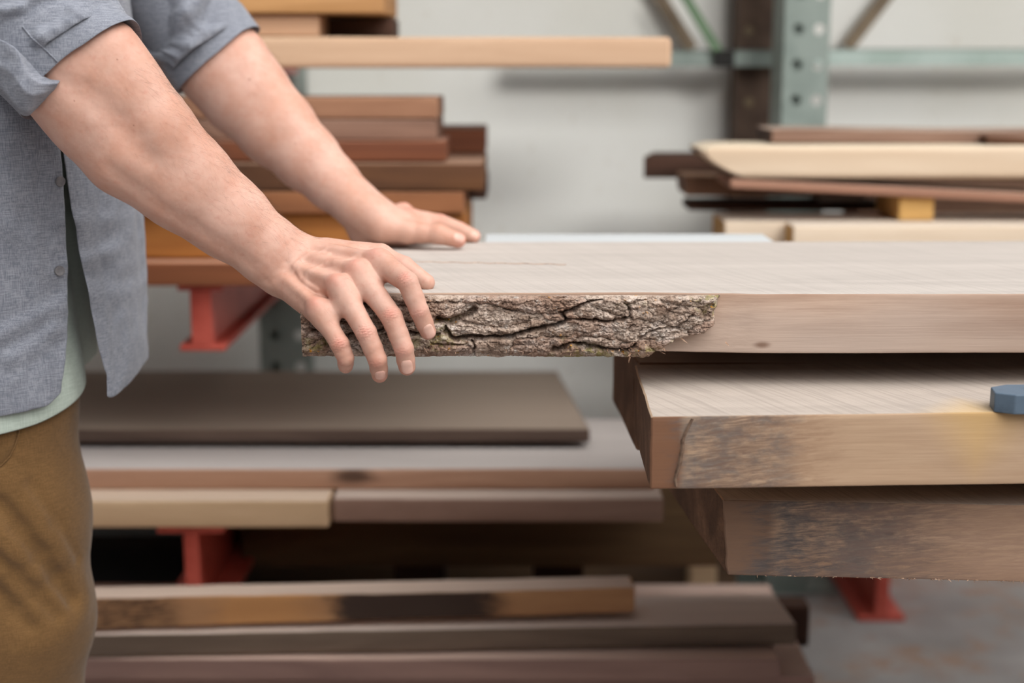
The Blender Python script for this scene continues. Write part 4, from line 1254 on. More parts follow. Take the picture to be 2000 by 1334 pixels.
def sleeve(armf, shoulder, top, cuff_hi, cuff_lo, Yc, depth, seed, cuffw):
    hi, lo = P(*cuff_hi, Yc), P(*cuff_lo, Yc)
    cc = (hi + lo) / 2; across_ = nrmz(lo - hi); hw = np.linalg.norm(lo - hi) / 2
    ax = nrmz(np.array(shoulder) - cc)
    ax_c = nrmz(np.cross(across_, _F)); ax_c = ax_c if ax_c @ ax > 0 else -ax_c
    axm = nrmz(ax * .35 + ax_c * .65)
    sh_ = np.array(shoulder); inn = sh_ * .45 + np.array([-.622, 1.645, 1.425]) * .55
    st = [(inn, across_, .066, .060), (sh_, across_, .084, .080), (np.array(top), across_, .076, .070), (cc + axm * .10, across_, hw * 1.06, depth * 1.08), (cc + axm * cuffw * .8, across_, hw * 1.0, depth * 1.02), (cc + axm * .018, across_, hw * .97, depth)]
    st = [(c_, w_, a_ + .004, b_ + .004) for c_, w_, a_, b_ in st]
    G = tube(st, 150, 150, .0075, seed)
    G = folds(G, cc, FAR_FOLDS if armf is far_sdf else NEAR_FOLDS)
    G = push(G, armf, .0065)
    s = grid_obj('sleeve', G, M_SHIRT, person, .0014, closed_u=True)
    # rolled band: outside, round the lip, inside
    rows = []
    prof_ = [(cuffw, .0012), (cuffw * .97, .0042), (cuffw * .7, .0050), (cuffw * .4, .0046), (.006, .0044), (.0015, .0036), (0, .0018), (.0010, -.0004), (.008, -.0016), (cuffw * .5, -.002)]
    nu = 96; th = np.linspace(0, 2 * PI, nu, endpoint=False)
    n_ = np.cross(axm, across_)
    B = np.zeros((nu, len(prof_), 3))
    for k, (s_, r_k) in enumerate(prof_):
        wv = .0022 * fbm(np.stack([np.cos(th) * 2, np.sin(th) * 2, th * 0 + s_ * 30], -1), seed + 20, 3)
        a, b = hw * (1 - .02) + r_k, depth + r_k
        rad = np.cos(th)[:, None] * across_ * (a + wv)[:, None] + np.sin(th)[:, None] * n_ * (b + wv)[:, None]
        lipw = .0025 * fbm(np.stack([np.cos(th) * 1.5, np.sin(th) * 1.5, th * 0], -1), seed + 30, 2)
        B[:, k] = cc + axm * (s_ + lipw)[:, None] + rad
    B[:, :8] = push(B[:, :8], armf, .0075); B[:, 8:] = push(B[:, 8:], armf, .0035)
    c = grid_obj('cuff', B, M_SHIRT, person, .0010, closed_u=True)
    return cc, axm, across_, n_, hw
nc = sleeve(near_sdf, P(-235, -310, 1.50), P(-70, -110, 1.45), (260, 63), (72, 224), 1.425, .060, 5, .046)
fc = sleeve(far_sdf, P(110, -264, 1.79), P(235, -110, 1.83), (491, 68), (357, 180), 1.86, .058, 9, .040)
# loose turned-back corner of the near cuff
def resample(row, n):
    row = np.asarray(row, float); L = np.concatenate([[0], np.cumsum(np.linalg.norm(np.diff(row, axis=0), axis=1))]); t = np.linspace(0, L[-1], n)
    return np.stack([np.interp(t, L, row[:, k]) for k in range(row.shape[1])], -1)
def flap():
    lip = [(-6, 74, 1.352), (14, 84, 1.348), (30, 94, 1.345), (38, 103, 1.343), (46, 132, 1.342), (58, 152, 1.344), (80, 165, 1.352), (114, 163, 1.366)]
    back = [(-6, 100, 1.374), (16, 102, 1.372), (36, 104, 1.370), (52, 112, 1.368), (66, 128, 1.366), (80, 146, 1.366), (98, 156, 1.368), (118, 158, 1.372)]
    mid = [(-8, 125, 1.346), (10, 135, 1.344), (26, 146, 1.341), (36, 160, 1.340), (46, 176, 1.340), (62, 186, 1.346), (84, 182, 1.356), (108, 172, 1.372)]
    low = [(-8, 168, 1.362), (6, 176, 1.358), (20, 190, 1.354), (36, 212, 1.354), (50, 220, 1.356), (64, 210, 1.362), (82, 197, 1.372), (103, 182, 1.384)]
    foot = [(-6, 176, 1.384), (8, 182, 1.380), (24, 198, 1.376), (42, 225, 1.372), (56, 227, 1.374), (68, 214, 1.382), (84, 201, 1.392), (100, 187, 1.398)]
    rows = [resample(r, 30) for r in (back, lip, lip, mid, low, foot)]
    R = []
    for a, b, n in zip(rows[:-1], rows[1:], (6, 1, 8, 8, 4)):
        for k in range(n): R.append(a + (b - a) * k / n)
    R.append(rows[-1])
    G = np.array([[P(*q) for q in r] for r in R])
    H = G.copy(); H[:, 1:-1] = (G[:, :-2] + G[:, 2:] + 2 * G[:, 1:-1]) / 4; G = H
    G = G + np.array([0, 1, 0]) * (.0035 * fbm(G * 40, 12, 3))[..., None]
    return grid_obj('cuff_flap', G, M_SHIRT, person, .0018)
flap()

# the stitched seam that runs from the flap to the lip of the cuff
def seam_tube(name, objs, px, mat, r=.0008):
    from mathutils.bvhtree import BVHTree
    trees = []
    for o in objs:
        me = o.data; trees.append(BVHTree.FromPolygons([v.co for v in me.vertices], [tuple(p.vertices) for p in me.polygons]))
    pts = []
    for x, y in px:
        d = Vector(ray(x, y)).normalized(); best = None
        for tr in trees:
            h = tr.ray_cast(Vector(CAM), d)
            if h[0] is not None and (best is None or h[3] < best[3]): best = h
        if best: pts.append(best[0] - d * .0012)
    cu = bpy.data.curves.new(name, 'CURVE'); cu.dimensions = '3D'; cu.bevel_depth = r; cu.bevel_resolution = 1
    sp = cu.splines.new('POLY'); sp.points.add(len(pts) - 1)
    for k, q in enumerate(pts): sp.points[k].co = (*q, 1)
    cu.materials.append(mat); tmp = bpy.data.objects.new(name, cu); C.objects.link(tmp); bpy.context.view_layer.update()
    me = bpy.data.meshes.new_from_object(tmp.evaluated_get(bpy.context.evaluated_depsgraph_get())); bpy.data.objects.remove(tmp)
    me.name = name; o = bpy.data.objects.new(name, me); C.objects.link(o); o.parent = person
bpy.context.view_layer.update()
seam_tube('seam', [o for o in person.children if o.name.split('.')[0] in ('sleeve', 'cuff')], resample([(44, 52), (62, 74), (84, 93), (104, 112), (122, 132), (133, 146)], 24), M_SHIRT)

# buttons on the near edge, stitched buttonhole band on the far one
def button(px, py):
    k = np.argmin([abs(proj(p)[0] - px) + abs(proj(p)[1] - py) + (0 if p[1] < 1.6 else 999) for p in GS[-30:].reshape(-1, 3)])
    c = GS[-30:].reshape(-1, 3)[k]
    n = nrmz([c[0] + .62, c[1] - 1.66, 0]); s = np.cross([0, 0, 1], n)
    vs, fs = [], []
    prof_ = [(.0002, .0030), (.0030, .0030), (.0042, .0036), (.0052, .0034), (.0056, .0022), (.0052, .0004)]
    N = 20
    for r, h in prof_:
        for i in range(N):
            a = 2 * PI * i / N; vs.append(c + n * (h + .0012) + s * r * math.cos(a) + np.array([0, 0, 1]) * r * math.sin(a))
    for k in range(len(prof_) - 1):
        for i in range(N): fs.append((k * N + i, k * N + (i + 1) % N, (k + 1) * N + (i + 1) % N, (k + 1) * N + i))
    fs.append(tuple(range(N)))
    o = mesh_obj('button', vs, fs, M_BTN, person, sharp=50); o['label'] = 'small grey shirt button'
button(114, 356); button(119, 528)

# trousers
def trouser_sdf(p):
    x = A3([1, 0, 0])
    pel = sweep(p, [((-.632, 1.650, .99), x, .100, .150), ((-.634, 1.652, .88), x, .108, .165), ((-.638, 1.655, .78), x, .10, .15)], .02)
    near = sweep(p, [((-.600, 1.565, .90), x, .098, .088), ((-.599, 1.555, .80), x, .1025, .098), ((-.586, 1.548, .65), x, .0985, .096), ((-.5755, 1.545, .53), x, .088, .086), ((-.594, 1.55, .43), x, .083, .082), ((-.595, 1.555, .22), x, .082, .078), ((-.600, 1.555, .075), x, .080, .074)], .03)
    far = sweep(p, [((-.660, 1.735, .90), x, .095, .085), ((-.672, 1.74, .70), x, .092, .090), ((-.672, 1.745, .50), x, .083, .083), ((-.70, 1.745, .30), x, .080, .079), ((-.715, 1.745, .075), x, .080, .074)], .03)
    d = smin(smin(near, far, .012), pel, .035)
    return d
FOLDS = [[(0, 985), (40, 1035), (80, 1085), (112, 1130), (140, 1172)], [(-10, 1085), (30, 1120), (70, 1160), (110, 1205)], [(-10, 1150), (30, 1195), (60, 1225)], [(60, 950), (110, 1020), (150, 1090)]]
FD = []
for ln in FOLDS:
    q = [march(trouser_sdf, a, b) for a, b in ln]; FD.append([v for v in q if v is not None])
SEAM = [march(trouser_sdf, a, b) for a, b in [(37, 838), (32, 868), (20, 892), (4, 908), (-14, 920)]]
SEAM = [v for v in SEAM if v is not None]
def trouser2(p):
    d = trouser_sdf(p)
    for k, ln in enumerate(FD):
        if len(ln) > 1:
            c = chain(p, ln, [.004] * len(ln), .01)
            dep = (.010, .005, .005, .003)[k]
            d = d + dep * 1.15 * np.exp(-(np.maximum(c + .004, 0) / .0075) ** 2) - dep * .25 * np.exp(-((c - .022) / .014) ** 2)
    if len(SEAM) > 1:
        c = chain(p, SEAM, [.0008] * len(SEAM), .004); d = d + .0022 * np.exp(-(np.maximum(c, 0) / .0022) ** 2)
    d = smax(d, (p[:, 2] - .97), .01); d = smax(d, (.07 - p[:, 2]), .004)
    return d
vt2, ft2 = net(trouser2, (-.84, 1.40, .05), (-.42, 1.90, 1.0), .003)
vt2 = vt2 + grad(trouser2, vt2) * (.0006 * fbm(vt2 * np.array([9, 9, 5]), 33, 2) + .0003 * fbm(vt2 * 90, 34, 2))[:, None]
tro = mesh_obj('trousers', vt2, ft2, M_TRO, person); tro['label'] = 'brown twill trousers'
# T-shirt under the shirt
def tee():
    NV, NU = 60, 120
    th = np.linspace(0, 2 * PI, NU, endpoint=False); G = np.zeros((NU, NV, 3))
    # hem by angle: low at the near side, higher round the front
    hem = np.interp((th + PI) % (2 * PI) - PI, [-PI, -1.9, -1.3, -.9, -.4, 0, .6, 1.6, PI], [.775, .766, .768, .777, .797, .806, .806, .79, .775])
    for j in range(NV):
        t = j / (NV - 1); z = hem + (1.36 - hem) * t
        ta = prof(z, [.77, .9, 1.1, 1.30, 1.36], [.112, .112, .124, .130, .118]); tb = prof(z, [.77, .9, 1.1, 1.3, 1.36], [.168, .165, .165, .175, .165])
        a = ta; b = tb
        w = .005 * fbm(np.stack([np.cos(th) * 2, np.sin(th) * 2, z * 5], -1), 61, 3)
        G[:, j] = sect(th, z, a + w, b + w, 2.2, -.612, 1.645)
    G = push(G, trouser_sdf, .007)
    return grid_obj('undershirt', G, M_TEE, person, .0014, closed_u=True)
tee()['label'] = 'pale green undershirt hem'

bpy.context.view_layer.update()
seam_tube('seam', [tro], resample([(38, 836), (35, 852), (29, 872), (19, 892), (4, 908), (-8, 916)], 16), M_TRO, .0009)
# shoes and hair, out of the picture
for (x, y) in ((-.575, 1.555), (-.69, 1.745)):
    def shoe(p, x=x, y=y):
        ax = A3([0, 1, 0])
        d = sweep(p, [((x - .075, y, .05), ax, .036, .042), ((x + .01, y, .055), ax, .043, .050), ((x + .11, y, .035), ax, .048, .033), ((x + .165, y, .028), ax, .036, .024)], .02)
        d = smin(d, capsule(p, (x - .035, y, .05), (x - .035, y, .11), .045, .043), .02)
        return smax(d, .004 - p[:, 2], .004)
    v, f = net(shoe, (x - .16, y - .09, -.02), (x + .25, y + .09, .20), .004)
    so = mesh_obj('shoe', v, f, M_SHOE, person)
def hair_sdf(p):
    ax = np.stack([nrmz([.88, 0, -.47]), [0, 1, 0], nrmz([.47, 0, .88])])
    d = ell(p, HP(-.016, 0, .045), (.104, .084, .098), ax)
    d = smin(d, ell(p, HP(-.05, 0, -.005), (.060, .074, .075), ax), .03)
    d = d + .004 * A3(np.sin((p @ A3(ax[1])) * 300)) * .6
    cut = (p - A3(HP(.040, 0, .045))) @ A3(nrmz(ax[0] - ax[2] * .9))
    return smax(d, cut, .012)
v, f = net(hair_sdf, (-.74, 1.50, 1.48), (-.40, 1.80, 1.84), .004)
mesh_obj('hair', v, f, M_HAIR, person)['label'] = 'short brown hair'
# ------------------------------------------------------------------ the rack behind
M_GREEN = plain('green_rack_paint', lin((150, 163, 157)), lin((132, 146, 140)), .5, 12)
M_RED = plain('red_rack_paint', lin((196, 92, 78)), lin((168, 70, 58)), .5, 14)
M_RUST = plain('rusty_brown_steel', lin((104, 86, 74)), lin((78, 62, 54)), .8, 16)
M_HOLE = plain('dark_steel', lin((30, 28, 26)), None, .6)
YG = 3.02                                # front face of the green uprights

def upright(parent, xc, Yf, w, depth, mat, z1=2.24, holes=True, pitch=.0725, hr=.0115, z_ref=0.0):
    """channel upright with two rows of punched holes in its front face"""
    root = empty('upright', (xc - parent.location.x, Yf - parent.location.y, 0)); root.parent = parent
    vs, fs = [], []
    z0 = (z_ref % pitch) - pitch / 2 + pitch
    rows = int((z1 - z0) / pitch)
    t = .004
    def cell(x0, x1, za, zb, cx, cz, r, y0, y1):
        b = len(vs)
        ang = sorted([2 * PI * k / 24 - PI for k in range(24)] + [math.atan2(zq - cz, xq - cx) for xq in (x0, x1) for zq in (za, zb)])
        N = len(ang)
        for a in ang:
            dx, dz = math.cos(a), math.sin(a)
            s = min((x1 - cx) / dx if dx > 1e-9 else 1e9, (x0 - cx) / dx if dx < -1e-9 else 1e9, (zb - cz) / dz if dz > 1e-9 else 1e9, (za - cz) / dz if dz < -1e-9 else 1e9)
            for (qx, qz) in ((cx + dx * s, cz + dz * s), (cx + dx * r, cz + dz * r)):
                vs.append((qx, y0, qz)); vs.append((qx, y1, qz))
        for k in range(N):
            o, p = b + 4 * k, b + 4 * ((k + 1) % N)
            fs.append((o, p, p + 2, o + 2)); fs.append((o + 3, p + 3, p + 1, o + 1)); fs.append((o + 2, p + 2, p + 3, o + 3))
    for i in range(rows):
        za = z0 + i * pitch
        cell(-w / 2, 0, za, za + pitch, -w * .21, za + pitch / 2, hr, 0, t)
        cell(0, w / 2, za, za + pitch, w * .285, za + pitch / 2, hr, 0, t)
    mesh_obj('front_plate', vs, fs, mat, smooth=False, parent=root)
    zt = z0 + rows * pitch
    m = MB(); m.box(-w / 2 - .003, -w / 2, 0, depth, 0, zt); m.build('side_flange', mat, root, .001)
    m = MB(); m.box(w / 2 - .0005, w / 2 + .003, 0, .03, 0, zt); m.build('side_flange', mat, root, .001)
    m = MB(); m.box(-w / 2, w * .06, .022, .026, 0, zt); m.build('back_lip', mat, root, .001)
    m = MB(); m.box(-w / 2, w / 2, 0, .006, 0, z0); m.build('foot', mat, root, .001)
    m = MB(); m.box(-w / 2 - .06, w / 2 + .06, -.02, depth + .03, 0, .008); m.build('base_plate', mat, root, .001)
    return root
xr = P(1571, 200, YG)[0]
wr_ = P(1614, 130, YG)[0] - P(1530, 130, YG)[0]
rackR = empty('cantilever_rack', (xr, YG, 0)); prop(rackR, 'grey-green steel rack upright with round holes, right of the brown column', 'rack')
upright(rackR, xr, YG, wr_, .13, M_GREEN, z_ref=zat(127, YG))
xl = P(553, 500, 3.12)[0]
rackL = empty('cantilever_rack', (xl, 3.12, 0)); prop(rackL, 'dark green steel rack with red I-beam arms carrying the left-hand boards', 'rack')
upright(rackL, xl, 3.12, .112, .11, M_GREEN, z_ref=zat(655, 3.12))
# brown steel column standing by the wall
bc = empty('steel_column', (P(1480, 100, 3.30)[0], 3.30, 0)); prop(bc, 'rusty brown column against the wall, left of the green upright', 'column')
w = P(1520, 100, 3.30)[0] - P(1441, 100, 3.30)[0]
m = MB(); m.box(-w / 2, w / 2, 0, .10, 0, 2.26); m.build('post', M_RUST, bc, .003)
for py in (60, 200):
    m = MB(); zz = zat(py, 3.30); n = 14
    c = (P(1462, py, 3.30)[0] - bc.location.x)
    pr = [(c + .010 * math.cos(2 * PI * k / n), zz + .010 * math.sin(2 * PI * k / n)) for k in range(n)]
    m.prism(pr, -.005, .002); m.build('bolt', plain('dull_bolt_%d' % py, lin((150, 132, 104)), None, .5), bc, .001)
# green rail along the wall, the green brace and the brownish strips
YR = 3.24
def rail(label, px0, px1, y0, y1, Y, mat, cat='rail', t=.02, name='rack_rail'):
    a, b = P(px0, y0, Y), P(px1, y0, Y); z0 = zat(y1, Y)
    m = MB(); m.box(a[0], b[0], Y, Y + t, z0, a[2]); m.box(a[0], b[0], Y, Y + .05, a[2] - .004, a[2])
    return prop(m.build(name, mat, bevel=.001), label, cat)
rail('green steel rail between the board end and the brown column', 1000, 1532, 97, 130, YR, M_GREEN)
M_GREEN_LIT = plain('lit_green_paint', lin((190, 208, 202)), lin((172, 192, 184)), .5, 9)  # same green steel, paler because strong light is painted in
rail('green steel rail, bright light painted in, on the wall right of the upright', 1592, 2150, 95, 128, YR, M_GREEN_LIT)
def brace(label, p0, p1, Y0, Y1_, wid, mat, name='rack_brace'):
    m = MB(); m.bar(P(*p0, Y0), P(*p1, Y1_), wid, .006, (0, 1, 0)); return prop(m.build(name, mat, bevel=.001), label, 'brace')
M_GRB = plain('green_brace_paint', lin((112, 142, 108)), lin((96, 124, 96)), .5, 12)
M_BRB = plain('brown_strip', lin((136, 120, 100)), lin((112, 98, 82)), .7, 12)  # flat brownish strips just off the wall
brace('thin green diagonal brace meeting the rail beside the brown column', (1418, 126), (1318, -40), 3.22, 3.22, .021, M_GRB)
brace('brownish diagonal strip left of the green brace, against the wall', (1352, 97), (1248, -70), 3.37, 3.37, .030, M_BRB)
brace('brownish diagonal strip right of the upright, leaning the other way', (1655, 92), (1772, -60), 3.36, 3.36, .030, M_BRB)
m = MB(); a = P(1412, 128, 3.235)
m.box(a[0] - .022, a[0] + .022, 3.212, 3.222, a[2] - .004, a[2] + .034); prop(m.build('bracket', M_HOLE, bevel=.001), 'small dark bracket where the green brace meets the rail', 'bracket')

# red I-beam arms
def ibeam(parent, xc, y0, y1, zt, h, wf, tf, tw, name='arm'):
    root = empty(name, (xc - parent.location.x, y0 - parent.location.y, zt)); root.parent = parent
    m = MB(); m.box(-wf / 2, wf / 2, 0, y1 - y0, -tf, 0); m.build('top_flange', M_RED, root, .002)
    m = MB(); m.box(-tw / 2, tw / 2, 0, y1 - y0, -h + tf, -tf); m.build('web', M_RED, root, .001)
    m = MB(); m.box(-wf / 2, wf / 2, 0, y1 - y0, -h, -h + tf); m.build('bottom_flange', M_RED, root, .002)
    root['label'] = 'red I-beam ' + name
    return root
YA = 2.28
xa = P(392, 600, YA)[0]
zmid = zat(555, YA)
ibeam(rackL, xa, YA, 3.12, zmid, zmid - zat(686, YA), P(432, 600, YA)[0] - P(343, 600, YA)[0], .011, .034)
zlow = zat(1032, 2.19); xw = P(374, 1080, 2.20)[0]
ibeam(rackL, xw, 2.20, 3.12, zlow, .15, P(440, 1040, 2.20)[0] - P(308, 1040, 2.20)[0], .012, .024)
ztop = zat(134, 2.36)
ibeam(rackL, xl, 2.40, 3.12, ztop, .09, .09, .011, .03)
zb5 = zat(1086, 2.50)
foot = empty('floor_beam', (P(1722, 1200, 2.84)[0], 2.84, 0)); prop(foot, 'red steel I-beam end standing on the floor under the front slabs', 'beam')
ibeam(foot, P(1722, 1200, 2.84)[0], 2.84, 3.25, .19, .19, P(1768, 1200, 2.84)[0] - P(1676, 1200, 2.84)[0], .012, .028, 'rail')
# ------------------------------------------------------------------ timber, stack by stack
def bd(name, label, px0, px1, y0, y1, Y, W, mat, group, y0r=None, y1r=None, Yr=None, z0=None, z1=None, **kw):
    """board whose front face spans the photo rectangle at depth Y (Yr at its right end)"""
    Yr = Y if Yr is None else Yr
    a, b = P(px0, y0, Y), P(px1, y0 if y0r is None else y0r, Yr)
    if z1 is not None: a[2] = b[2] = z1
    zb = zat(y1, Y) if z0 is None else z0
    T = a[2] - zb - .0015
    Tr = b[2] - zat(y1r, Yr) if y1r is not None else T
    kw.setdefault('seed', abs(hash(label)) % 97 if False else sum(map(ord, label)) % 97)
    return board_at(name, label, 'board', a, b, W, T, mat, group, T2=Tr, **kw)
W_ = wood
gB = 'brown boards on the middle rack arm'
Y = 2.30
bot = zmid
mats = {
 'b1': W_('brown_plank', lin((176, 132, 104)), lin((138, 98, 74)), top=lin((170, 130, 104))),
 'b2': W_('dusky_plank', lin((150, 116, 98)), lin((112, 82, 68)), top=lin((170, 140, 122))),
 'b3': W_('red_brown_plank', lin((136, 82, 54)), lin((96, 54, 36)), top=lin((150, 112, 94))),
 'b4': W_('walnut_plank', lin((104, 68, 44)), lin((66, 42, 28)), top=lin((150, 118, 98)), blotch=lin((140, 92, 50)), blotch_amt=.5),
 'b5': W_('ginger_plank', lin((168, 112, 74)), lin((124, 78, 50)), top=lin((172, 134, 110))),
 'b6': W_('golden_plank', lin((186, 124, 62)), lin((140, 86, 42)), top=lin((190, 140, 92)), blotch=lin((126, 78, 46)), blotch_amt=.6),
 'b7': W_('brick_brown_plank', lin((140, 84, 52)), lin((104, 60, 38)), top=lin((188, 140, 114))),
 'dk': W_('dark_plank', lin((84, 56, 42)), lin((52, 34, 26))),
}
lo = -420
bd('board', 'brown board on the top of the middle stack, behind the far forearm', lo, 854, 191, 233, Y + .02, .22, mats['b1'], gB)
bd('board', 'dusky pinkish board second from the top of the middle stack', lo, 852, 234, 275, Y + .02, .24, mats['b2'], gB)
bd('board', 'thin red-brown board third from the top of the middle stack', lo, 870, 276, 317, Y, .20, mats['b3'], gB)
bd('board', 'short dark red board end sticking out behind the thin red-brown one', 560, 948, 252, 317, Y + .24, .20, mats['b3'], gB, z0=zat(318, Y))
bd('board', 'dark walnut board with pale dusty lip in mid stack, longest to the right', lo, 944, 324, 371, Y - .03, .34, mats['b4'], gB, z1=zat(318, Y), z0=zat(371, Y))
bd('board', 'ginger board under the dark walnut one in the middle stack', lo, 906, 376, 416, Y - .03, .20, mats['b5'], gB, z1=zat(371.5, Y), z0=zat(415, Y))
bd('board', 'dark board end beside the ginger one, at the back of the middle stack', 500, 950, 372, 436, Y + .22, .22, mats['dk'], gB, z1=zat(371.5, Y), z0=zat(415, Y))
bd('board', 'thick golden board seen between shirt and near forearm', lo, 912, 416, 504, Y - .01, .30, mats['b6'], gB, z1=zat(415.5, Y), z0=zat(505, Y), seed=41)
bd('board', 'brick-brown board lying on the red arm, lowest of the middle stack', lo, 880, 514, 555, Y - .05, .34, mats['b7'], gB, z1=zat(505.5, Y), z0=zmid)

for k, (za, zb_) in enumerate(((zmid, zmid + .055), (zmid + .055, zmid + .115), (zmid + .115, zmid + .165))):  # unseen planks added to keep light off the lower wall
    lab = ('lowest', 'middle', 'uppermost')[k] + ' of the unseen planks added behind the brown middle stack to shade the wall'
    a = P(lo, 500, 2.76); b = P(800, 500, 2.76); a[2] = b[2] = zb_
    board_at('board', lab, 'board', a, b, .26, zb_ - za - .003, mats[('b5', 'dk', 'b2')[k]], gB, seed=50 + k, step=.04)

gA = 'pale boards on the top rack arm'
m_pale = W_('pale_plank', lin((204, 172, 144)), lin((184, 150, 122)), top=lin((206, 180, 152)))
m_pale2 = W_('pale_pink_plank', lin((206, 168, 138)), lin((184, 144, 114)), top=lin((206, 176, 148)))
m_hon = W_('honey_plank', lin((196, 150, 100)), lin((158, 112, 68)), top=lin((200, 160, 112)), blotch=lin((170, 150, 128)), blotch_amt=.4)
bd('board', 'long pale board running across the top to the green rail', lo, 1312, 72, 134, 2.36, .30, m_pale, gA, bev=.006)
bd('board', 'short pale board end resting on the long pale one', lo, 622, 28, 72, 2.38, .22, m_pale2, gA, z0=zat(71.5, 2.36))
bd('board', 'honey-coloured board at the top edge with a dark gap beneath', lo, 748, -28, 28, 2.36, .28, m_hon, gA, z0=zat(28, 2.38), y1r=None)
bd('board', 'dark board set back in the gap under the honey-coloured one', 626, 768, 28, 72, 2.50, .12, mats['dk'], gA, z1=zat(28, 2.36) - .001, z0=zat(71.5, 2.36))  # dark filler added; the gap itself holds only shadow

gC = 'boards on the lower rack arm'
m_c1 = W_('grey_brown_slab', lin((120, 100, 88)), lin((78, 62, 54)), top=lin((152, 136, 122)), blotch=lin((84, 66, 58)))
m_c2 = W_('knotty_plank', lin((204, 164, 138)), lin((164, 122, 98)), top=lin((194, 186, 182)), knots=[(.83, -.010, .022, lin((66, 46, 36)))])
m_c3 = W_('tan_plank', lin((222, 192, 156)), lin((194, 162, 128)), top=lin((206, 184, 164)))
m_c4 = W_('mauve_plank', lin((172, 140, 124)), lin((132, 102, 88)), top=lin((190, 172, 160)), blotch=lin((200, 180, 160)), blotch_amt=.35)
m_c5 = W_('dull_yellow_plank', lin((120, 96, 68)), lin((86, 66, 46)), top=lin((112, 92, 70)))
Zc3b = zlow; Zc4t = zat(962, 2.20)
bd('board', 'short tan board with slanting right end on the lower red arm', -300, 640, 978, 1032, 2.19, .24, m_c3, gC, z0=zlow, skr=.004)
z_c3 = zat(978, 2.19)
bd('board', 'mauve-brown board end to end with the short tan one, right of it', 650, 1296, 966, 1012, 2.20, .45, m_c4, gC, z1=z_c3, z0=z_c3 - .040)
a = PZ(165, 916, z_c3 + .036)
bd('board', 'knotty pale-topped board lying above the tan and mauve ones', -300, 1280, 916, 960, float(a[1]), .34, m_c2, gC, z1=z_c3 + .036, z0=z_c3)
zc1b = z_c3 + .036 + .010
yc1 = float(PZ(600, 866, zc1b)[1]); zc1t = zat(838, yc1); yb = float(PZ(600, 724, zc1t)[1])
strip('sticker', 'thin strip under the wide grey-brown slab', 'strip', xw, yc1 + .05, yc1 + .24, z_c3 + .036, zc1b, .03, m_c3)
strip('sticker', 'thin strip under the far end of the wide grey-brown slab', 'strip', P(1000, 860, 2.4)[0], yc1 + .05, yc1 + .24, z_c3 + .036, zc1b, .03, m_c3)
print('c1', yc1, yb, zc1t)
bkr = PZ(1088, 724, zc1t); ftr = P(1152, 838, yc1)
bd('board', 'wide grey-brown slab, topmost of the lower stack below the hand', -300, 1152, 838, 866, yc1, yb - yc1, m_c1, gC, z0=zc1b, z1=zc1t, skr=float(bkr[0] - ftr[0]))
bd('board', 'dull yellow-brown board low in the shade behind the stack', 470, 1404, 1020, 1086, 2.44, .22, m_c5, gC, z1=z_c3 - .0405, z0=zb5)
for px_ in (820, 1090): strip('bearer', 'dark wood bearer standing under the dull yellow-brown board', 'bearer', P(px_, 1090, 2.5)[0], 2.47, 2.62, 0, zb5, .09, mats['dk'], 'bearers under the dull board')
bd('board', 'dusty dark timber lying on the floor by the wall, below the dull board', 380, 1440, 1090, 1140, 2.95, .20, W_('added_dark_timber', lin((112, 92, 76)), lin((70, 56, 46)), top=lin((128, 106, 88)), blotch=lin((150, 120, 90))), gC, z0=0.0, amp=.004)  # added timber that darkens the pale strip of floor
M_BLK = plain('shade_black', lin((16, 15, 15)), lin((9, 9, 9)), .6, 20)
def add_filler(px0, px1, y0, Y, D):  # closed black filler added where there is only deep shade
    a, b = P(px0, y0, Y), P(px1, y0, Y); root = empty('shade_filler', ((a[0] + b[0]) / 2, Y + D / 2, 0)); w = (b[0] - a[0]) / 2; h = a[2]
    prop(root, 'black filler added in place of deep shade under the tan board', 'bin')
    m = MB(); t = .02
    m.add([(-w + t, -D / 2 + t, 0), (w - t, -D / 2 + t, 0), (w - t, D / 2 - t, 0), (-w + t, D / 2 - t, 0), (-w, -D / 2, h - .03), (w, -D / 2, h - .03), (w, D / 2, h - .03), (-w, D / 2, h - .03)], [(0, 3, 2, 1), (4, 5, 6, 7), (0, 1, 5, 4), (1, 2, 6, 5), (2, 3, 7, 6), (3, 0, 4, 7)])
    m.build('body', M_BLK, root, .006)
    m = MB(); m.box(-w - .008, w + .008, -D / 2 - .008, D / 2 + .008, h - .03, h); m.build('filler_top', M_BLK, root, .006)
add_filler(60, 362, 1046, 2.52, .40)
m_yel = W_('yellow_pine_block', lin((222, 184, 120)), lin((196, 150, 86)), top=lin((220, 196, 160)))
def blk(label, px0, px1, y0, y1, Y, D, mat, group=None, z0=None, name='wood_block'):
    a, b = P(px0, y0, Y), P(px1, y1, Y)
    zb = b[2] if z0 is None else z0
    m = MB()
    n = 6
    m.box(a[0], b[0], Y, Y + D, zb, a[2])
    o = m.build(name, mat, bevel=.004); return prop(o, label, 'block', group)
blk('upright pale wood block just left of the slanting slab end', 1322, 1372, 968, 1056, 2.66, .08, m_yel, z0=zat(1020, 2.44) )
blk('small pale offcut on the floor behind the slanting slab', 1348, 1400, 1098, 1130, 2.86, .06, m_c3, z0=0.0)

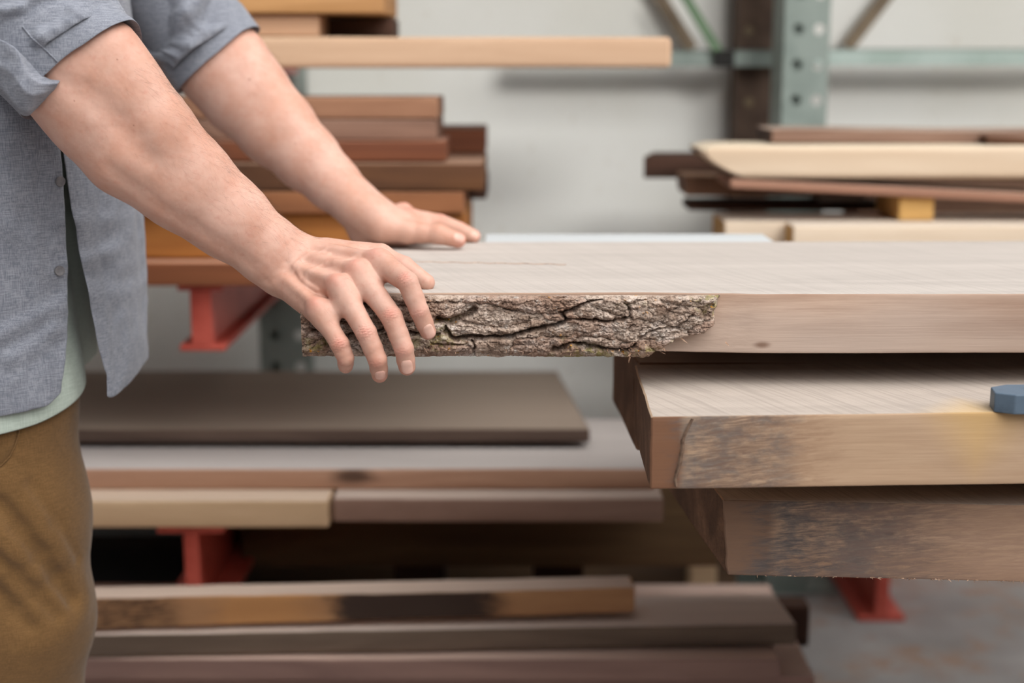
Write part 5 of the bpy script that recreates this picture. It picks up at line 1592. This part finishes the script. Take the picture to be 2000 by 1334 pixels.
gD = 'rough boards stacked on the floor'
def rough_bark(name, light, dark, barkc, top):
    t_ = wood(name, light, dark, top=top, blotch=barkc, blotch_amt=.9, rough=.85); return t_
m_d1 = stained_front('bark_flecked_plank', lin((206, 160, 116)), lin((166, 120, 84)),
    [(.36, .47, .03, lin((56, 42, 36)), .95, 1), (.20, .36, .05, lin((110, 78, 58)), .7, 1), (.55, .67, .04, lin((206, 148, 92)), .6, 0), (.72, .96, .03, lin((58, 46, 42)), .96, 0)], top=lin((214, 192, 176)), rough=.85)
m_d2 = W_('drab_plank', lin((140, 120, 104)), lin((102, 86, 74)), top=lin((222, 204, 192)), blotch=lin((92, 78, 70)))
m_d3 = W_('purple_brown_plank', lin((176, 142, 130)), lin((132, 104, 96)), top=lin((222, 192, 176)))
m_d4 = W_('dusky_rose_plank', lin((182, 146, 134)), lin((138, 108, 100)), top=lin((222, 194, 180)))
zd1t = .362
a = PZ(185, 1170, zd1t); b = PZ(1240, 1147, zd1t)
a0 = a + (a - b) / np.linalg.norm(b - a) * .35
board_at('board', 'bark-flecked tapering board on top of the floor stack', 'board', a0, b, .052, .052, m_d1, gD, T2=.040, seed=5, amp=.0016, front=lambda x, z: .003 * fbm(np.stack([x * 14, z * 30, x * 0], -1), 7), bev=.003)
zd2t = zd1t - .0545
a = PZ(185, 1240, zd2t); b = PZ(1556, 1219, zd2t); br = PZ(1540, 1160, zd2t)
a0 = a + (a - b) / np.linalg.norm(b - a) * .35
zd2b = zd2t - .035
board_at('board', 'drab board with broad dusty top and clean right end in the floor stack', 'board', a0, b, float(br[1] - b[1]), .035, m_d2, gD, seed=6, amp=.0015, skr=-.005, bev=.002)
zd3t = zd2b - .004
a = PZ(185, 1287, zd3t); b = PZ(1524, 1289, zd3t); a0 = a - np.array([.35, 0, 0])
board_at('board', 'purple-brown board third from the top of the floor stack', 'board', a0, b, .28, .034, m_d3, gD, seed=8, amp=.0012)
blk('dark strap-like board end poking out right of the purple-brown board', 1440, 1578, 1264, 1302, 2.33, .05, mats['dk'], z0=zd3t - .034, name='board_end')
zd4t = zd3t - .038
a = PZ(185, 1320, zd4t); b = PZ(1592, 1322, zd4t); a0 = a - np.array([.35, 0, 0])
board_at('board', 'dusky rose board at the very bottom of the photo', 'board', a0, b, .40, .040, m_d4, gD, seed=9, amp=.0012)
zd5 = zd4t - .0465
for x in (-.75, .28):
    m = MB(); m.box(x - .04, x + .04, float(a[1]) + .02, float(a[1]) + .30, 0, zd5); prop(m.build('bearer', m_c5, bevel=.003), 'wood bearer under the floor stack', 'bearer', 'bearers under the floor stack')

# right-hand stack
gE = 'boards on the right-hand rack'
m_e1 = W_('barky_plank', lin((176, 146, 128)), lin((112, 84, 70)), top=lin((180, 160, 146)), blotch=lin((204, 190, 180)), blotch_amt=.6, rough=.9)
m_e2 = W_('cream_plank', lin((222, 203, 180)), lin((204, 180, 154)), top=lin((230, 214, 190)), grain=.6)
m_e3 = W_('rosy_plank', lin((176, 134, 112)), lin((142, 102, 84)), top=lin((196, 168, 150)))
m_e5 = W_('umber_plank', lin((150, 116, 94)), lin((104, 76, 60)), top=lin((140, 110, 88)))
m_e8 = W_('cream_white_plank', lin((226, 209, 188)), lin((210, 188, 164)), top=lin((222, 208, 192)))
m_e10 = W_('whitish_plank', lin((200, 198, 196)), lin((176, 172, 168)), top=lin((212, 214, 216)))
ze10 = .842
yb = float(PZ(1000, 455, ze10)[1]); yf = 2.33
bd('board', 'grey-white board lowest on the right-hand rack, under the cream boards', 1570, 2500, 470, 480, yf, yb - yf, m_e10, gE, z1=ze10, z0=ze10 - .03)
z9 = zat(442, 2.345)
bd('board', 'cream board lying in front on the right-hand rack', 1550, 2500, 442, 480, 2.345, .07, m_e8, gE, z1=z9, z0=ze10, endmat=m_yel)
bd('board', 'cream board end with dark gap above it, set back behind the front cream one', 1416, 2450, 430, 458, 2.42, .15, m_e8, gE, z1=z9 + .0, z0=ze10, endmat=m_yel)
o = blk('square honey wood block propping the slanting rosy board', 1757, 1823, 384, 442, 2.42, .16, m_yel, z0=z9 + .001)
zblk = zat(384, 2.42)
bd('board', 'thin near-black board on the cream boards, right-hand rack', 1345, 1750, 402, 426, 2.59, .10, mats['dk'], gE, z0=z9, z1=z9 + .016)
bd('board', 'small pale grey offcut under the slanting board', 1600, 1690, 374, 402, 2.60, .07, m_e10, gE, z0=z9 + .016)
# slanting rosy board: rests on the block
a = P(1428, 351, 2.40); b = P(2000, 378, 2.40)
bL = a + (b - a) * 1.7
k = (P(1790, 0, 2.40)[0] - a[0]) / (b[0] - a[0])
T3e = (a + (b - a) * k)[2] - zblk
board_at('board', 'thin rosy-brown board slanting down to the right, right-hand rack', 'board', a, bL, .16, float(T3e) * .92, m_e3, gE, seed=12, amp=.001)
bd('board', 'umber board end under the cream round-ended plank', 1337, 1730, 345, 384, 2.575, .13, m_e5, gE, y0r=352, y1r=385, slope_l=.004)
bd('board', 'black-brown board end sticking out farthest left on the right-hand rack', 1258, 1700, 305, 350, 2.72, .14, mats['dk'], gE, skl=.03)
for k, (za, zb_) in enumerate(((ze10 - .03, ze10 + .03), (ze10 + .03, ze10 + .085), (ze10 + .085, ze10 + .14))):  # likewise unseen, added to limit light on the lower wall
    lab = ('lowest', 'middle', 'uppermost')[k] + ' of the unseen planks added on the right-hand rack to shade the wall'
    a = np.array([.70, 2.88 if k < 2 else 2.88, zb_]); b = a + np.array([1.6, 0, 0])
    board_at('board', lab, 'board', a, b, .13, zb_ - za - .003, m_e5, gE, seed=60 + k, step=.04)
bd('plank', 'cream plank with rounded left end, largest on the right-hand rack', 1366, 2500, 286, 350, 2.40, .17, m_e2, gE, bev=.008, round_l=.075)
z2e = zat(286, 2.40)
bd('board', 'rough barky board on top of the cream round-ended plank', 1508, 2450, 254, 286, 2.48, .16, m_e1, gE, z0=z2e, amp=.003, endmat=mats['dk'])
bd('board', 'dark brown sliver at the right edge above the cream plank', 1928, 2200, 264, 286, 2.445, .04, mats['b4'], gE, z0=z2e, y0r=282)
for x in (.66, 1.35): ibeam(rackR, x, 2.34, 3.02, ze10 - .03, .09, .09, .011, .03)
